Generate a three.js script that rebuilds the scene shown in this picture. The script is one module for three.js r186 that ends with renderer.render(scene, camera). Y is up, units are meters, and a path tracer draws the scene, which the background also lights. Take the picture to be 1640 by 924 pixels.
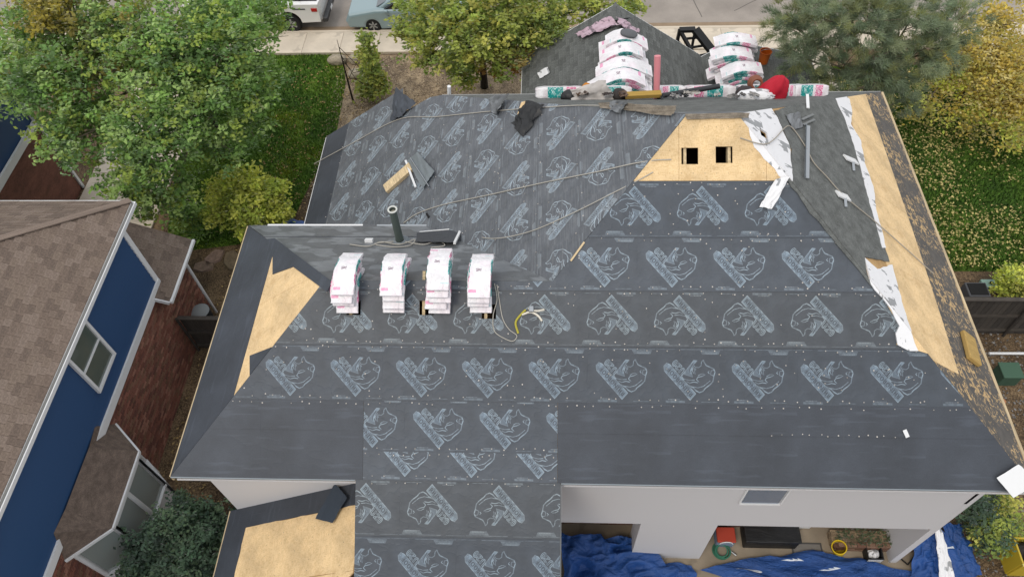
import * as THREE from 'three';
import { RoundedBoxGeometry } from 'three/addons/geometries/RoundedBoxGeometry.js';
import { mergeGeometries } from 'three/addons/utils/BufferGeometryUtils.js';

// ---------------------------------------------------------------- camera, sky, sun, exposure
const scene = new THREE.Scene();
const PW = 1640, PH = 924, FOC = 1206.33, PITCH = 0.943576, YAW = -0.080479, ROLL = -0.060618, CAMH = 18.4;
const V = (x, y, z) => new THREE.Vector3(x, y, z);
const fw = V(Math.sin(YAW) * Math.cos(PITCH), -Math.sin(PITCH), -Math.cos(YAW) * Math.cos(PITCH));
const rt0 = V(Math.cos(YAW), 0, Math.sin(YAW)), up0 = rt0.clone().cross(fw);
const rt = rt0.clone().multiplyScalar(Math.cos(ROLL)).addScaledVector(up0, Math.sin(ROLL));
const up = up0.clone().multiplyScalar(Math.cos(ROLL)).addScaledVector(rt0, -Math.sin(ROLL));
const camera = new THREE.PerspectiveCamera(2 * Math.atan(PH / 2 / FOC) * 180 / Math.PI, PW / PH, 0.1, 600);
const CAM = V(0, CAMH, 0);
camera.position.copy(CAM);
camera.quaternion.setFromRotationMatrix(new THREE.Matrix4().makeBasis(rt, up, fw.clone().negate()));

const renderer = new THREE.WebGLRenderer({ antialias: true });
renderer.setSize(1024, 576);
renderer.toneMapping = THREE.LinearToneMapping;
renderer.toneMappingExposure = 1.2;
renderer.shadowMap.enabled = true;
{ // bright overcast sky, computed: paler and a little brighter overhead
  const w = 64, h = 32, d = new Float32Array(w * h * 4);
  for (let j = 0; j < h; j++) for (let i = 0; i < w; i++) {
    const el = (j + 0.5) / h * Math.PI - Math.PI / 2, t = Math.max(0, Math.sin(el)), L = 0.66 + 0.36 * t, o = (j * w + i) * 4;
    d[o] = L * 0.97; d[o + 1] = L * 0.995; d[o + 2] = L * 1.04; d[o + 3] = 1;
  }
  const t = new THREE.DataTexture(d, w, h, THREE.RGBAFormat, THREE.FloatType);
  t.mapping = THREE.EquirectangularReflectionMapping; t.magFilter = THREE.LinearFilter; t.minFilter = THREE.LinearFilter; t.needsUpdate = true;
  scene.background = t; scene.environment = t;
}
const sun = new THREE.DirectionalLight(0xfff3e2, 1.0);
sun.position.set(-14, 40, 8); sun.target.position.set(0, 0, -12); sun.castShadow = true; sun.shadow.radius = 34;
sun.shadow.mapSize.set(2048, 2048);
Object.assign(sun.shadow.camera, { left: -30, right: 30, top: 30, bottom: -30, near: 1, far: 90 });
scene.add(sun, sun.target);

// ---------------------------------------------------------------- small tools
let seed = 7;
const rnd = (a = 1, b) => { seed = (seed * 1664525 + 1013904223) >>> 0; const r = seed / 4294967296; return b === undefined ? r * a : a + r * (b - a); };
const gauss = () => (rnd() + rnd() + rnd() + rnd() - 2) * 0.9;
const clamp = (x, a = 0, b = 1) => Math.min(b, Math.max(a, x));
const sstep = (a, b, x) => { const t = clamp((x - a) / (b - a)); return t * t * (3 - 2 * t); };
const hash = (x, y, s) => { let h = (x * 374761393 + y * 668265263 + s * 982451653) | 0; h = Math.imul(h ^ (h >>> 13), 1274126177); return ((h ^ (h >>> 16)) >>> 0) / 4294967296; };
function vnoise(x, y, p, s) { // wraps every p cells
  const xi = Math.floor(x), yi = Math.floor(y), fx = x - xi, fy = y - yi, u = fx * fx * (3 - 2 * fx), v = fy * fy * (3 - 2 * fy), m = (a) => ((a % p) + p) % p;
  const a = hash(m(xi), m(yi), s), b = hash(m(xi + 1), m(yi), s), c = hash(m(xi), m(yi + 1), s), e = hash(m(xi + 1), m(yi + 1), s);
  return a + (b - a) * u + (c - a) * v + (a - b - c + e) * u * v;
}
function fbm(x, y, p, s, n = 4) { let r = 0, a = 0.5, t = 0; for (let i = 0; i < n; i++) { r += a * vnoise(x, y, p, s + i); t += a; a *= 0.55; x *= 2; y *= 2; p *= 2; } return r / t; }
function tex(w, h, fn, srgb = true) {
  const d = new Uint8Array(w * h * 4);
  for (let y = 0; y < h; y++) for (let x = 0; x < w; x++) { const c = fn(x / w, y / h, x, y), o = (y * w + x) * 4; d[o] = clamp(c[0], 0, 255); d[o + 1] = clamp(c[1], 0, 255); d[o + 2] = clamp(c[2], 0, 255); d[o + 3] = 255; }
  const t = new THREE.DataTexture(d, w, h); t.wrapS = t.wrapT = THREE.RepeatWrapping; t.magFilter = THREE.LinearFilter; t.minFilter = THREE.LinearMipmapLinearFilter; t.generateMipmaps = true;
  if (srgb) t.colorSpace = THREE.SRGBColorSpace; t.needsUpdate = true; return t;
}
const mix3 = (a, b, t) => [a[0] + (b[0] - a[0]) * t, a[1] + (b[1] - a[1]) * t, a[2] + (b[2] - a[2]) * t];
const M = (o) => new THREE.MeshStandardMaterial({ roughness: 0.85, side: THREE.DoubleSide, ...o });
const used = {};
const numbered = (n) => { used[n] = (used[n] || 0) + 1; return used[n] === 1 ? n : n + '_' + String(used[n] - 1).padStart(3, '0'); };
const shade = (o) => { o.traverse((m) => { if (m.isMesh) { m.castShadow = true; m.receiveShadow = true; } }); return o; };
function tag(o, label, category, group, kind) { o.userData.label = label; if (category) o.userData.category = category; if (group) o.userData.group = group; if (kind) o.userData.kind = kind; return o; }
function thing(name, label, category, group, pos) { const g = new THREE.Group(); g.name = numbered(name); if (pos) g.position.set(...pos); scene.add(g); return tag(g, label, category, group); }
function part(name, geo, mat, parent) { const m = new THREE.Mesh(geo, mat); m.name = name; m.castShadow = m.receiveShadow = true; parent.add(m); return m; }
function solo(name, geo, mat, label, category, group) { const m = new THREE.Mesh(geo, mat); m.name = numbered(name); m.castShadow = m.receiveShadow = true; scene.add(m); return tag(m, label, category, group); }
function ground(name, geo, mat, label) { const m = new THREE.Mesh(geo, mat); m.name = numbered(name); m.receiveShadow = true; scene.add(m); m.userData.kind = 'structure'; m.userData.label = label; return m; }
const box = (w, h, d, x = 0, y = 0, z = 0) => { const g = new THREE.BoxGeometry(w, h, d); g.translate(x, y, z); return g; };
const rbox = (w, h, d, r = 0.02, x = 0, y = 0, z = 0) => { const g = new RoundedBoxGeometry(w, h, d, 2, r); g.translate(x, y, z); return g; };
function bar(a, b, w, h) { // a straight bar from a to b
  const d = b.clone().sub(a), L = d.length(), g = new THREE.BoxGeometry(w, h, L); const q = new THREE.Matrix4().lookAt(a, b, Math.abs(d.y) > 0.95 * L ? V(1, 0, 0) : V(0, 1, 0));
  g.applyMatrix4(q); const c = a.clone().add(b).multiplyScalar(0.5); g.translate(c.x, c.y, c.z); return g;
}
function limb(a, b, r0, r1, n = 8) { const d = b.clone().sub(a), L = d.length(), g = new THREE.CylinderGeometry(r1, r0, L, n, 1); g.applyQuaternion(new THREE.Quaternion().setFromUnitVectors(V(0, 1, 0), d.normalize())); const c = a.clone().add(b).multiplyScalar(0.5); g.translate(c.x, c.y, c.z); return g; }
const tube = (pts, r, n = 60, k = 6) => new THREE.TubeGeometry(new THREE.CatmullRomCurve3(pts, false, 'centripetal'), n, r, k, false);
const merge = (l) => mergeGeometries(l.map((g) => { const q = g.index ? g.toNonIndexed() : g; for (const k of Object.keys(q.attributes)) if (!['position', 'normal', 'uv'].includes(k)) q.deleteAttribute(k); return q; }));
// a pixel of the photograph gives a direction; the distance comes from the plane it lies on
const ray = (x, y) => rt.clone().multiplyScalar(x - PW / 2).addScaledVector(up, -(y - PH / 2)).addScaledVector(fw, FOC).normalize();
const atH = (x, y, h) => { const d = ray(x, y); return CAM.clone().addScaledVector(d, (h - CAMH) / d.y); };
const atX = (x, y, X) => { const d = ray(x, y); return CAM.clone().addScaledVector(d, X / d.x); };
const atZ = (x, y, Z) => { const d = ray(x, y); return CAM.clone().addScaledVector(d, Z / d.z); };
// flat horizontal sheet from plan points [x, z], uv in metres
function sheet(pts, y) {
  const c = pts.map(([x, z]) => new THREE.Vector2(x, -z)); if (THREE.ShapeUtils.isClockWise(c)) c.reverse();
  const f = THREE.ShapeUtils.triangulateShape(c, []), g = new THREE.BufferGeometry();
  g.setAttribute('position', new THREE.Float32BufferAttribute(c.flatMap((p) => [p.x, y, -p.y]), 3)); g.setAttribute('uv', new THREE.Float32BufferAttribute(c.flatMap((p) => [p.x, p.y]), 2));
  g.setIndex(f.flat()); g.computeVertexNormals(); return g;
}
const rep = (t, sx, sy = sx) => { const c = t.clone(); c.repeat.set(1 / sx, 1 / sy); c.needsUpdate = true; return c; };

// ---------------------------------------------------------------- textures
const T = {};
{ // printed synthetic roofing underlayment: one repeat 1.2 m x 1.0 m
  const W = 1024, H = 860, c = document.createElement('canvas'); c.width = W; c.height = H; const g = c.getContext('2d');
  g.fillStyle = '#464c54'; g.fillRect(0, 0, W, H);
  g.save(); const k = W / 665; g.scale(k, k * 1.13); g.translate(-315, -2); // drawn in the units of the enlarged photograph
  const ink = '#8b9aa5', soft = '#73828f';
  const poly = (p, close, w = 7, st = ink, fill) => { g.beginPath(); p.forEach(([x, y], i) => (i ? g.lineTo(x, y) : g.moveTo(x, y))); if (close) g.closePath(); if (fill) { g.fillStyle = fill; g.fill(); } g.lineWidth = w * 1.2; g.strokeStyle = st; g.lineJoin = 'round'; g.stroke(); };
  poly([[505, 390], [500, 372], [478, 340], [440, 326], [405, 312], [393, 284], [404, 252], [414, 202], [440, 176], [488, 142], [512, 116], [545, 104], [578, 120], [604, 146], [652, 164], [702, 186], [734, 214], [742, 248]], false, 8);
  poly([[440, 208], [470, 186], [505, 160], [560, 146], [620, 156], [680, 180], [716, 206], [726, 240], [700, 266]], false, 5);
  poly([[505, 390], [524, 372], [528, 338], [552, 322], [584, 326], [596, 300]], false, 6);
  poly([[405, 250], [436, 262], [430, 296], [406, 300]], false, 5); poly([[448, 270], [462, 282], [448, 296]], false, 5);
  poly([[488, 262], [520, 246], [560, 238], [574, 218], [548, 196]], false, 6); poly([[500, 268], [530, 266], [560, 250]], false, 5);
  poly([[560, 190], [600, 196], [640, 186], [672, 200]], false, 6); poly([[590, 214], [640, 210], [700, 222], [716, 244]], false, 5);
  poly([[612, 240], [690, 262], [676, 296], [600, 384], [566, 382], [600, 350], [628, 290]], true, 5, ink, soft); poly([[600, 270], [616, 300], [590, 340]], false, 6); poly([[586, 262], [592, 290], [578, 312]], false, 5);
  poly([[636, 276], [640, 306], [604, 362]], false, 6, '#464c54');
  g.save(); g.translate(634, 78); g.rotate(0.79); // name bar
  poly([[-26, -30], [330, -30], [362, -4], [362, 34], [330, 48], [-26, 48]], true, 6, ink, soft);
  g.fillStyle = '#464c54'; g.font = 'bold 55px sans-serif'; g.fillText('RHINOROOF', -14, 29, 350);
  g.font = 'bold 82px sans-serif'; g.lineWidth = 7; g.strokeStyle = ink; g.strokeText('U20', 176, 122); g.restore(); g.restore();
  // edge prints, lap lines and small print
  g.fillStyle = '#6b757e'; g.fillRect(0, H - 34, W * 0.62, 9); g.fillRect(W * 0.7, H - 30, W * 0.28, 6); g.beginPath(); g.moveTo(40, H - 40); g.lineTo(66, H - 104); g.lineTo(310, H - 104); g.lineTo(350, H - 40); g.fill();
  g.fillStyle = '#8b959d'; for (let i = 0; i < 9; i++) g.fillRect(90 + i * 24, H - 94, 16, 10);
  g.fillStyle = '#68727b'; g.fillRect(W * 0.56, 20, 290, 34); g.fillRect(80, 30, 250, 10); g.fillStyle = '#8b959d'; for (let i = 0; i < 8; i++) g.fillRect(W * 0.64 + i * 22, 64, 15, 9);
  const im = g.getImageData(0, 0, W, H), d = im.data;
  const t = tex(W, H, (x, y, px, py) => { const o = ((H - 1 - py) * W + px) * 4, n = fbm(x * 6, y * 6, 6, 3, 5), f = hash(px, py, 5), wear = sstep(0.35, 0.62, fbm(x * 24, y * 20, 24, 9, 3)); let q = [d[o], d[o + 1], d[o + 2]]; q = mix3([70, 76, 84], q, 0.6 + 0.4 * wear); const m = 0.88 + 0.24 * n + (f - 0.5) * 0.06; return [q[0] * m, q[1] * m, q[2] * m]; });
  T.print = t;
  T.printDustSheen = tex(W, H, (x, y, px, py) => { const o = ((H - 1 - py) * W + px) * 4, n = fbm(x * 6, y * 6, 6, 13, 5), f = hash(px, py, 15), st = sstep(0.48, 0.7, fbm(x * 3, y * 44, 44, 17, 3)), sm = sstep(0.4, 0.66, fbm(x * 5, y * 14, 14, 19, 3)); let q = [d[o], d[o + 1], d[o + 2]]; q = mix3([88, 91, 95], [q[0] + 14, q[1] + 12, q[2] + 10], 0.62 + 0.38 * sm); q = mix3(q, [124, 126, 128], st * 0.3); const m = 0.9 + 0.24 * n + (f - 0.5) * 0.08; return [q[0] * m, q[1] * m, q[2] * m]; });  // smeared dust streaks; the paler base has the sky sheen painted in
  T.film = tex(512, 512, (x, y, px, py) => { const n = fbm(x * 5, y * 5, 5, 21, 5), f = hash(px, py, 6), s = sstep(0.66, 0.8, fbm(x * 3, y * 26, 26, 24, 3)); const m = 0.84 + 0.3 * n + (f - 0.5) * 0.2 + s * 0.14; return [57 * m, 62 * m, 70 * m]; });
  T.sheenFilm = tex(512, 512, (x, y, px, py) => { const n = fbm(x * 5, y * 5, 5, 26, 5), f = hash(px, py, 7), s = sstep(0.52, 0.6, fbm(x * 4 + y * 3, y * 7 - x, 28, 27, 2)); const m = 0.84 + 0.3 * n + (f - 0.5) * 0.08 + s * 0.22; return [98 * m, 101 * m, 104 * m]; });  // plain underlayment with grazing sheen and light wrinkle streaks painted into the colour
  T.wrinkle = tex(512, 512, (x, y) => { const a = fbm(x * 4, y * 9, 9, 31, 4), r = Math.abs(fbm(x * 3 + y * 1.0, y * 6, 6, 37, 3) - 0.5) * 2; const v = 255 * clamp(0.45 * a + 0.55 * (1 - Math.pow(r, 0.35))); return [v, v, v]; }, false);
}
T.osb = tex(1024, 1024, (x, y, px, py) => { // oriented strand board: long pale flakes
  const a = fbm(x * 26 + 3 * fbm(x * 5, y * 5, 5, 4, 2), y * 120, 130, 41, 2), b = fbm(x * 90, y * 36, 90, 43, 2), n = fbm(x * 4, y * 4, 4, 45, 4), k = Math.max(a, b * 0.96); const dk = sstep(0.72, 0.84, fbm(x * 40, y * 60, 60, 47, 2)); let c = mix3([200, 170, 124], [216, 188, 144], sstep(0.3, 0.7, k)); c = mix3(c, [178, 146, 104], dk * 0.35); const nx = (x * 6) % 1 - 0.5, ny = (y * 3.02 + 0.2) % 1 - 0.5, nail = Math.hypot(nx / 6, ny / 3) < 0.0045 + 0.002 * hash(Math.floor(x * 6), Math.floor(y * 3), 48); if (nail) c = [120, 104, 88]; const sn = sstep(0.62, 0.74, fbm(x * 3, y * 3, 3, 49, 4)); c = mix3(c, [190, 158, 112], sn * 0.5); const m = 0.88 + 0.24 * n; return c.map((q) => q * m);
});
T.speck = tex(1024, 1024, (x, y, px, py) => { const f = hash(px >> 1, py >> 1, 51), n = fbm(x * 8, y * 8, 8, 53, 5), r = fbm(x * 60, y * 60, 60, 55, 2); const v = 205 + (f - 0.5) * 60 + (n - 0.5) * 80 + (r - 0.5) * 50; return [v, v, v * 0.99]; });
T.torn = tex(1024, 1024, (x, y, px, py) => { // old felt torn away in slanting strips, bare wood and staple marks below
  const q = 1 - Math.abs(fbm(x * 14 + y * 4, y * 26 - x * 9, 52, 61, 4) - 0.5) * 2, q2 = fbm(x * 40, y * 40, 40, 62, 3), w = fbm(x * 4, y * 4, 4, 63, 4), t = sstep(0.86, 0.93, q * 0.72 + w * 0.3 + q2 * 0.14), e = hash(px, py, 65), fl = fbm(x * 50, y * 120, 120, 67, 2);
  const felt = mix3([74, 72, 70], [96, 92, 88], fbm(x * 14, y * 14, 14, 69, 3)), wood = mix3([168, 140, 98], [206, 176, 130], fl); const c = mix3(felt, wood, t); const m = 0.94 + e * 0.12; return c.map((v) => v * m);
});
T.white = tex(512, 512, (x, y, px, py) => { const q = fbm(x * 12, y * 5, 12, 71, 4), g = sstep(0.62, 0.68, q); return mix3([222, 222, 224], [120, 122, 124], g * 0.75); });
T.dirt = tex(1024, 1024, (x, y, px, py) => { const n = fbm(x * 7, y * 7, 7, 81, 5), ch = fbm(x * 110, y * 110, 110, 83, 2), ch2 = hash(px >> 2, py >> 2, 85), st = fbm(x * 3, y * 3, 3, 87, 3); let c = mix3([86, 72, 56], [164, 144, 116], sstep(0.3, 0.75, n * 0.5 + ch * 0.55)); c = mix3(c, [196, 176, 146], ch2 > 0.93 ? 0.7 : 0); const m = 0.82 + 0.34 * st; return c.map((v) => v * m); });
T.turf = tex(1024, 1024, (x, y, px, py) => { const n = fbm(x * 6, y * 6, 6, 91, 5), b = fbm(x * 160, y * 160, 160, 93, 2); return mix3([40, 62, 18], [100, 128, 40], sstep(0.3, 0.75, 0.5 * n + 0.5 * b)); });
T.road = tex(1024, 1024, (x, y, px, py) => { const n = fbm(x * 5, y * 5, 5, 101, 5), f = hash(px, py, 103); const v = 0.84 + 0.24 * n + (f - 0.5) * 0.14; return [150 * v, 142 * v, 134 * v]; });
T.conc = tex(512, 512, (x, y, px, py) => { const n = fbm(x * 6, y * 6, 6, 111, 5), f = hash(px, py, 113), s = sstep(0.62, 0.75, fbm(x * 9, y * 9, 9, 115, 3)); const v = 0.86 + 0.22 * n + (f - 0.5) * 0.08 - s * 0.1; return [206 * v, 194 * v, 176 * v]; });
T.wood = tex(512, 512, (x, y) => { const g = fbm(x * 3, y * 60, 60, 121, 3), n = fbm(x * 3, y * 3, 3, 123, 3); const v = 0.72 + 0.4 * g + 0.16 * n; return [118 * v, 112 * v, 106 * v]; });
T.lumber = tex(512, 256, (x, y) => { const g = fbm(x * 2, y * 40, 40, 131, 3), v = 0.8 + 0.35 * g; return [206 * v, 184 * v, 146 * v]; });
T.pack = tex(1024, 512, (x, y, px, py) => { // plastic wrap of a shingle bundle: u along it, v once round it (underside, side, top, side)
  let c = [230, 228, 231]; const n = fbm(x * 8, y * 8, 8, 141, 4), pk = sstep(0.5, 0.72, fbm(x * 5, y * 5, 5, 143, 3)), cr = sstep(0.86, 0.95, 1 - Math.abs(fbm(x * 10, y * 16, 16, 144, 4) - 0.5) * 2); c = mix3(c, [228, 206, 216], pk * 0.3);
  const side = (y > 0.36 && y < 0.5) || y > 0.86, edge = (y > 0.5 && y < 0.527) || (y > 0.833 && y < 0.87), top = y > 0.5 && y < 0.86;
  if (side || edge) { if (x > 0.26 && x < 0.58) c = hash(px >> 3, py >> 3, 147) > 0.8 ? [206, 230, 228] : [24, 148, 144]; if (x > 0.64 && x < 0.84) c = hash(px >> 3, py >> 2, 145) > 0.6 ? [246, 232, 238] : [214, 62, 134]; }
  if (top && !edge) { if (x > 0.87 && x < 0.92 && y > 0.72) c = mix3(c, [222, 110, 160], 0.6); if (x > 0.5 && x < 0.56 && y > 0.66 && y < 0.74 && hash(px >> 3, py >> 3, 149) > 0.4) c = [120, 92, 108]; if (x > 0.1 && x < 0.13 && y < 0.64) c = mix3(c, [140, 196, 196], 0.4); }
  const m = 0.9 + 0.16 * n - cr * 0.04; return c.map((v) => v * m);
});
{ // tarpaulin: woven blue sheet with white printed marks
  const W = 1024, H = 512, c = document.createElement('canvas'); c.width = W; c.height = H; const g = c.getContext('2d'); g.fillStyle = '#1c4684'; g.fillRect(0, 0, W, H);
  g.fillStyle = '#d5dae0'; g.beginPath(); g.moveTo(150, 330); g.bezierCurveTo(220, 345, 300, 330, 330, 270); g.bezierCurveTo(345, 215, 300, 180, 262, 220); g.bezierCurveTo(245, 245, 258, 270, 275, 262); g.bezierCurveTo(262, 300, 220, 322, 150, 330); g.fill();
  g.beginPath(); g.moveTo(620, 340); g.lineTo(760, 180); g.lineTo(775, 300); g.lineTo(745, 250); g.lineTo(740, 330); g.lineTo(712, 280); g.lineTo(690, 338); g.closePath(); g.fill();
  const d = g.getImageData(0, 0, W, H).data;
  T.tarp = tex(W, H, (x, y, px, py) => { const o = ((H - 1 - py) * W + px) * 4, w = ((px >> 1) + (py >> 1)) & 1, n = fbm(x * 6, y * 4, 6, 151, 4), m = 0.86 + 0.22 * n + w * 0.05; return [d[o] * m, d[o + 1] * m, d[o + 2] * m]; });
  T.plainTarp = tex(512, 512, (x, y, px, py) => { const w = ((px >> 1) + (py >> 1)) & 1, n = fbm(x * 6, y * 6, 6, 153, 4), m = 0.84 + 0.26 * n + w * 0.05; return [28 * m, 70 * m, 132 * m]; });
}
T.crease = tex(512, 512, (x, y) => { const v = 255 * clamp(1 - Math.abs(fbm(x * 9, y * 9, 9, 171, 5) - 0.5) * 5); return [v, v, v]; }, false);
T.grain = tex(256, 256, (x, y, px, py) => { const v = 128 + (hash(px, py, 161) - 0.5) * 120 + (fbm(x * 20, y * 20, 20, 163, 3) - 0.5) * 120; return [v, v, v]; }, false);

// ---------------------------------------------------------------- materials
const MT = {
  print: M({ map: T.print, roughness: 0.55, bumpMap: rep(T.wrinkle, 0.77, 1.31), bumpScale: 0.011 }),
  film: M({ map: rep(T.film, 2.2), roughness: 0.58, bumpMap: rep(T.wrinkle, 2.6), bumpScale: 0.007 }),
  felt: M({ map: rep(T.sheenFilm, 1.7), roughness: 0.4, bumpMap: rep(T.wrinkle, 1.1), bumpScale: 0.016 }),  // paler than film: sheen of the small back slope sits in the colour
  osb: M({ map: rep(T.osb, 1.25), roughness: 0.8, bumpMap: rep(T.grain, 0.4), bumpScale: 0.001 }),
  torn: M({ map: rep(T.torn, 2.0), roughness: 0.9, bumpMap: rep(T.torn, 2.0), bumpScale: -0.003 }),
  white: M({ map: rep(T.white, 1.4), roughness: 0.6, bumpMap: rep(T.wrinkle, 0.8), bumpScale: 0.008 }),
  oldShingle: M({ map: rep(T.speck, 1.1), color: 0x777a79, roughness: 0.95, bumpMap: rep(T.grain, 0.3), bumpScale: 0.003 }),
  trimWhite: M({ color: 0xd9dadb, roughness: 0.5 }), wallWhite: M({ color: 0xc6c5c7, roughness: 0.85, bumpMap: rep(T.grain, 0.5), bumpScale: 0.002 }),
  fasciaWood: M({ map: rep(T.lumber, 1.4), color: 0xe8eaee }), lumber: M({ map: rep(T.lumber, 1.0), roughness: 0.8 }),
  dark: M({ color: 0x0c0c0d, roughness: 0.9 }), attic: M({ color: 0xa8927c, roughness: 1 }),
  metal: M({ color: 0xa9adb0, metalness: 0.85, roughness: 0.36 }), zinc: M({ color: 0x8f969b, metalness: 0.7, roughness: 0.5 }),
  pack: M({ map: T.pack, roughness: 0.38, bumpMap: rep(T.wrinkle, 0.5), bumpScale: 0.014 }),
  rope: M({ color: 0xa9a59c, roughness: 0.9 }), cable: M({ color: 0x9b9488, roughness: 0.8 }),
  blackPlastic: M({ color: 0x17181a, roughness: 0.5, bumpMap: T.wrinkle, bumpScale: 0.01 }),
  navy: M({ color: 0x24466f, roughness: 0.6 }), glass: new THREE.MeshPhysicalMaterial({ color: 0x4a6482, roughness: 0.08, metalness: 0.0, clearcoat: 1, side: THREE.DoubleSide }),  // glass: blue grey sky reflection is put into the base colour
  brown: [0x8d7c70, 0x857469, 0x938277, 0x7d6d63, 0x8a796e].map((c) => M({ color: c, map: rep(T.speck, 0.9), roughness: 0.95 })),
  greyTab: [0x6d7273, 0x787d7d, 0x5f6466].map((c) => M({ color: c, map: rep(T.speck, 0.9), roughness: 0.95 })),
};

// ---------------------------------------------------------------- the ground
ground('ground', sheet([[-150, 60], [150, 60], [150, -220], [-150, -220]], 0), M({ map: rep(T.dirt, 3.1), color: 0xb8b0a6, bumpMap: rep(T.dirt, 3.1), bumpScale: 0.02, roughness: 1 }), 'brown dirt and wood chips between the houses');
ground('street', sheet([[-60, -26.45], [60, -26.45], [60, -38], [-60, -38]], 0.004), M({ map: rep(T.road, 4.3), bumpMap: rep(T.grain, 0.8), bumpScale: 0.004, roughness: 0.95 }), 'faded tan grey asphalt street with sealed cracks');
{ const conc = M({ map: rep(T.conc, 2.6), bumpMap: rep(T.grain, 0.7), bumpScale: 0.002 });
  ground('gutter_pan', sheet([[-60, -25.95], [60, -25.95], [60, -26.45], [-60, -26.45]], 0.008), M({ map: rep(T.road, 2), color: 0xf0dcc0 }), 'sandy concrete gutter along the street');
  const walk = new THREE.Group(); walk.name = 'sidewalk'; walk.userData.kind = 'structure'; walk.userData.label = 'pale concrete sidewalk in slabs behind the kerb'; scene.add(walk);
  for (let i = 0; i < 40; i++) part('slab', rbox(1.49, 0.12, 1.3, 0.012, -30 + i * 1.5, 0.06 + rnd(-0.004, 0.004), -25.27), conc, walk);
  part('kerb', rbox(60, 0.13, 0.14, 0.03, 0, 0.065, -26.0), conc, walk);
  const driveway = new THREE.Group(); driveway.name = 'driveway'; driveway.userData.kind = 'structure'; driveway.userData.label = 'pale concrete driveway slabs before the gables'; scene.add(driveway);
  for (let i = 0; i < 3; i++) for (let j = 0; j < 2; j++) part('slab', rbox(2.68, 0.1, 1.96, 0.012, 3.8 + i * 2.7, 0.055, -21.6 - j * 1.98), conc, driveway);
  const nd = new THREE.Group(); nd.name = 'neighbor_path'; nd.userData.kind = 'structure'; nd.userData.label = 'concrete path beside the neighbouring house'; scene.add(nd);
  for (let i = 0; i < 5; i++) part('slab', rbox(2.9, 0.08, 1.78, 0.012, -14.4, 0.042, -15.4 - i * 1.8), conc, nd);
  ground('patio', sheet([[-0.4, -6.3], [9.2, -6.3], [9.2, -1], [-0.4, -1]], 0.006), M({ map: rep(T.conc, 2.6), color: 0xb4afa8 }), 'grey concrete patio below the white wall');
  // crack sealing on the street
  const cs = []; for (const p of [[[3.2, -27.9], [4.5, -28.6], [6, -28.4], [7.5, -29.3]], [[6.2, -26.8], [6, -28.4], [6.3, -31]], [[-3, -29], [0, -28.4], [3.2, -27.9]], [[7.5, -27.2], [9, -28.1], [11, -27.8]]]) cs.push(tube(p.map(([x, z]) => V(x + rnd(-0.1, 0.1), -0.04, z)), 0.13, 40, 6).translate(0, -0.075, 0));
  ground('crack_sealing', merge(cs), M({ color: 0x5f5a55, roughness: 0.8 }), 'dark sealed cracks wandering over the street');
}
ground('bare_bed', sheet([[-8.2, -24.6], [1, -24.6], [1, -20.6], [-2.9, -16], [-7.0, -16.2], [-7.7, -20]], 0.005), M({ map: rep(T.dirt, 2.3), color: 0xffffff, bumpMap: rep(T.dirt, 2.3), bumpScale: 0.02 }), 'bare sandy planting bed beside the lawn');
const turfM = M({ map: rep(T.turf, 2.7), roughness: 1, bumpMap: rep(T.turf, 2.7), bumpScale: 0.03 });
const lawns = { left: [[-12.6, -24.6], [-8.1, -24.6], [-7.7, -22.8], [-7.6, -20], [-8.1, -17.5], [-8.5, -15.2], [-12.2, -14.6], [-12.9, -18]], right: [[10.2, -23.6], [24, -23.6], [24, -14.0], [11.2, -14.0]] };
ground('lawn', sheet(lawns.left, 0.012), turfM, 'green lawn beside the grey roof, under the leafy tree'); ground('lawn', sheet(lawns.right, 0.012), turfM, 'dark lawn strewn with yellow leaves behind the fence');
function inside(p, [x, z]) { let r = false; for (let i = 0, j = p.length - 1; i < p.length; j = i++) if ((p[i][1] > z) !== (p[j][1] > z) && x < (p[j][0] - p[i][0]) * (z - p[i][1]) / (p[j][1] - p[i][1]) + p[i][0]) r = !r; return r; }
const dummy = new THREE.Object3D(), col = new THREE.Color();
function scatter(name, geo, mat, n, put, label, category) {
  const im = new THREE.InstancedMesh(geo, mat, n); im.name = numbered(name); im.castShadow = im.receiveShadow = true;
  for (let i = 0; i < n; i++) { dummy.position.set(0, 0, 0); dummy.rotation.set(0, 0, 0); dummy.scale.set(1, 1, 1); put(dummy, col, i); dummy.updateMatrix(); im.setMatrixAt(i, dummy.matrix); im.setColorAt(i, col); }
  im.userData.kind = 'stuff'; if (label) { tag(im, label, category, null, 'stuff'); scene.add(im); } return im;
}
const blade = new THREE.BufferGeometry(); blade.setAttribute('position', new THREE.Float32BufferAttribute([-0.012, 0, 0, 0.012, 0, 0, 0.004, 0.09, 0.03], 3)); blade.setAttribute('normal', new THREE.Float32BufferAttribute([0, 0.5, 1, 0, 0.5, 1, 0, 0.7, 0.7], 3)); blade.setIndex([0, 1, 2]);
const leafGeo = new THREE.BufferGeometry(); leafGeo.setAttribute('position', new THREE.Float32BufferAttribute([0, 0, -0.5, 0.28, 0.06, -0.05, 0, 0, 0.5, -0.28, 0.06, -0.05], 3)); leafGeo.setAttribute('normal', new THREE.Float32BufferAttribute([0, 1, 0, 0.2, 1, 0, 0, 1, 0, -0.2, 1, 0], 3)); leafGeo.setIndex([0, 2, 1, 0, 3, 2]);
const vcol = M({ color: 0xffffff, roughness: 0.9 });
const leafM = new THREE.MeshPhysicalMaterial({ color: 0xffffff, roughness: 0.95, transmission: 0.5, thickness: 0, side: THREE.DoubleSide });
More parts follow.
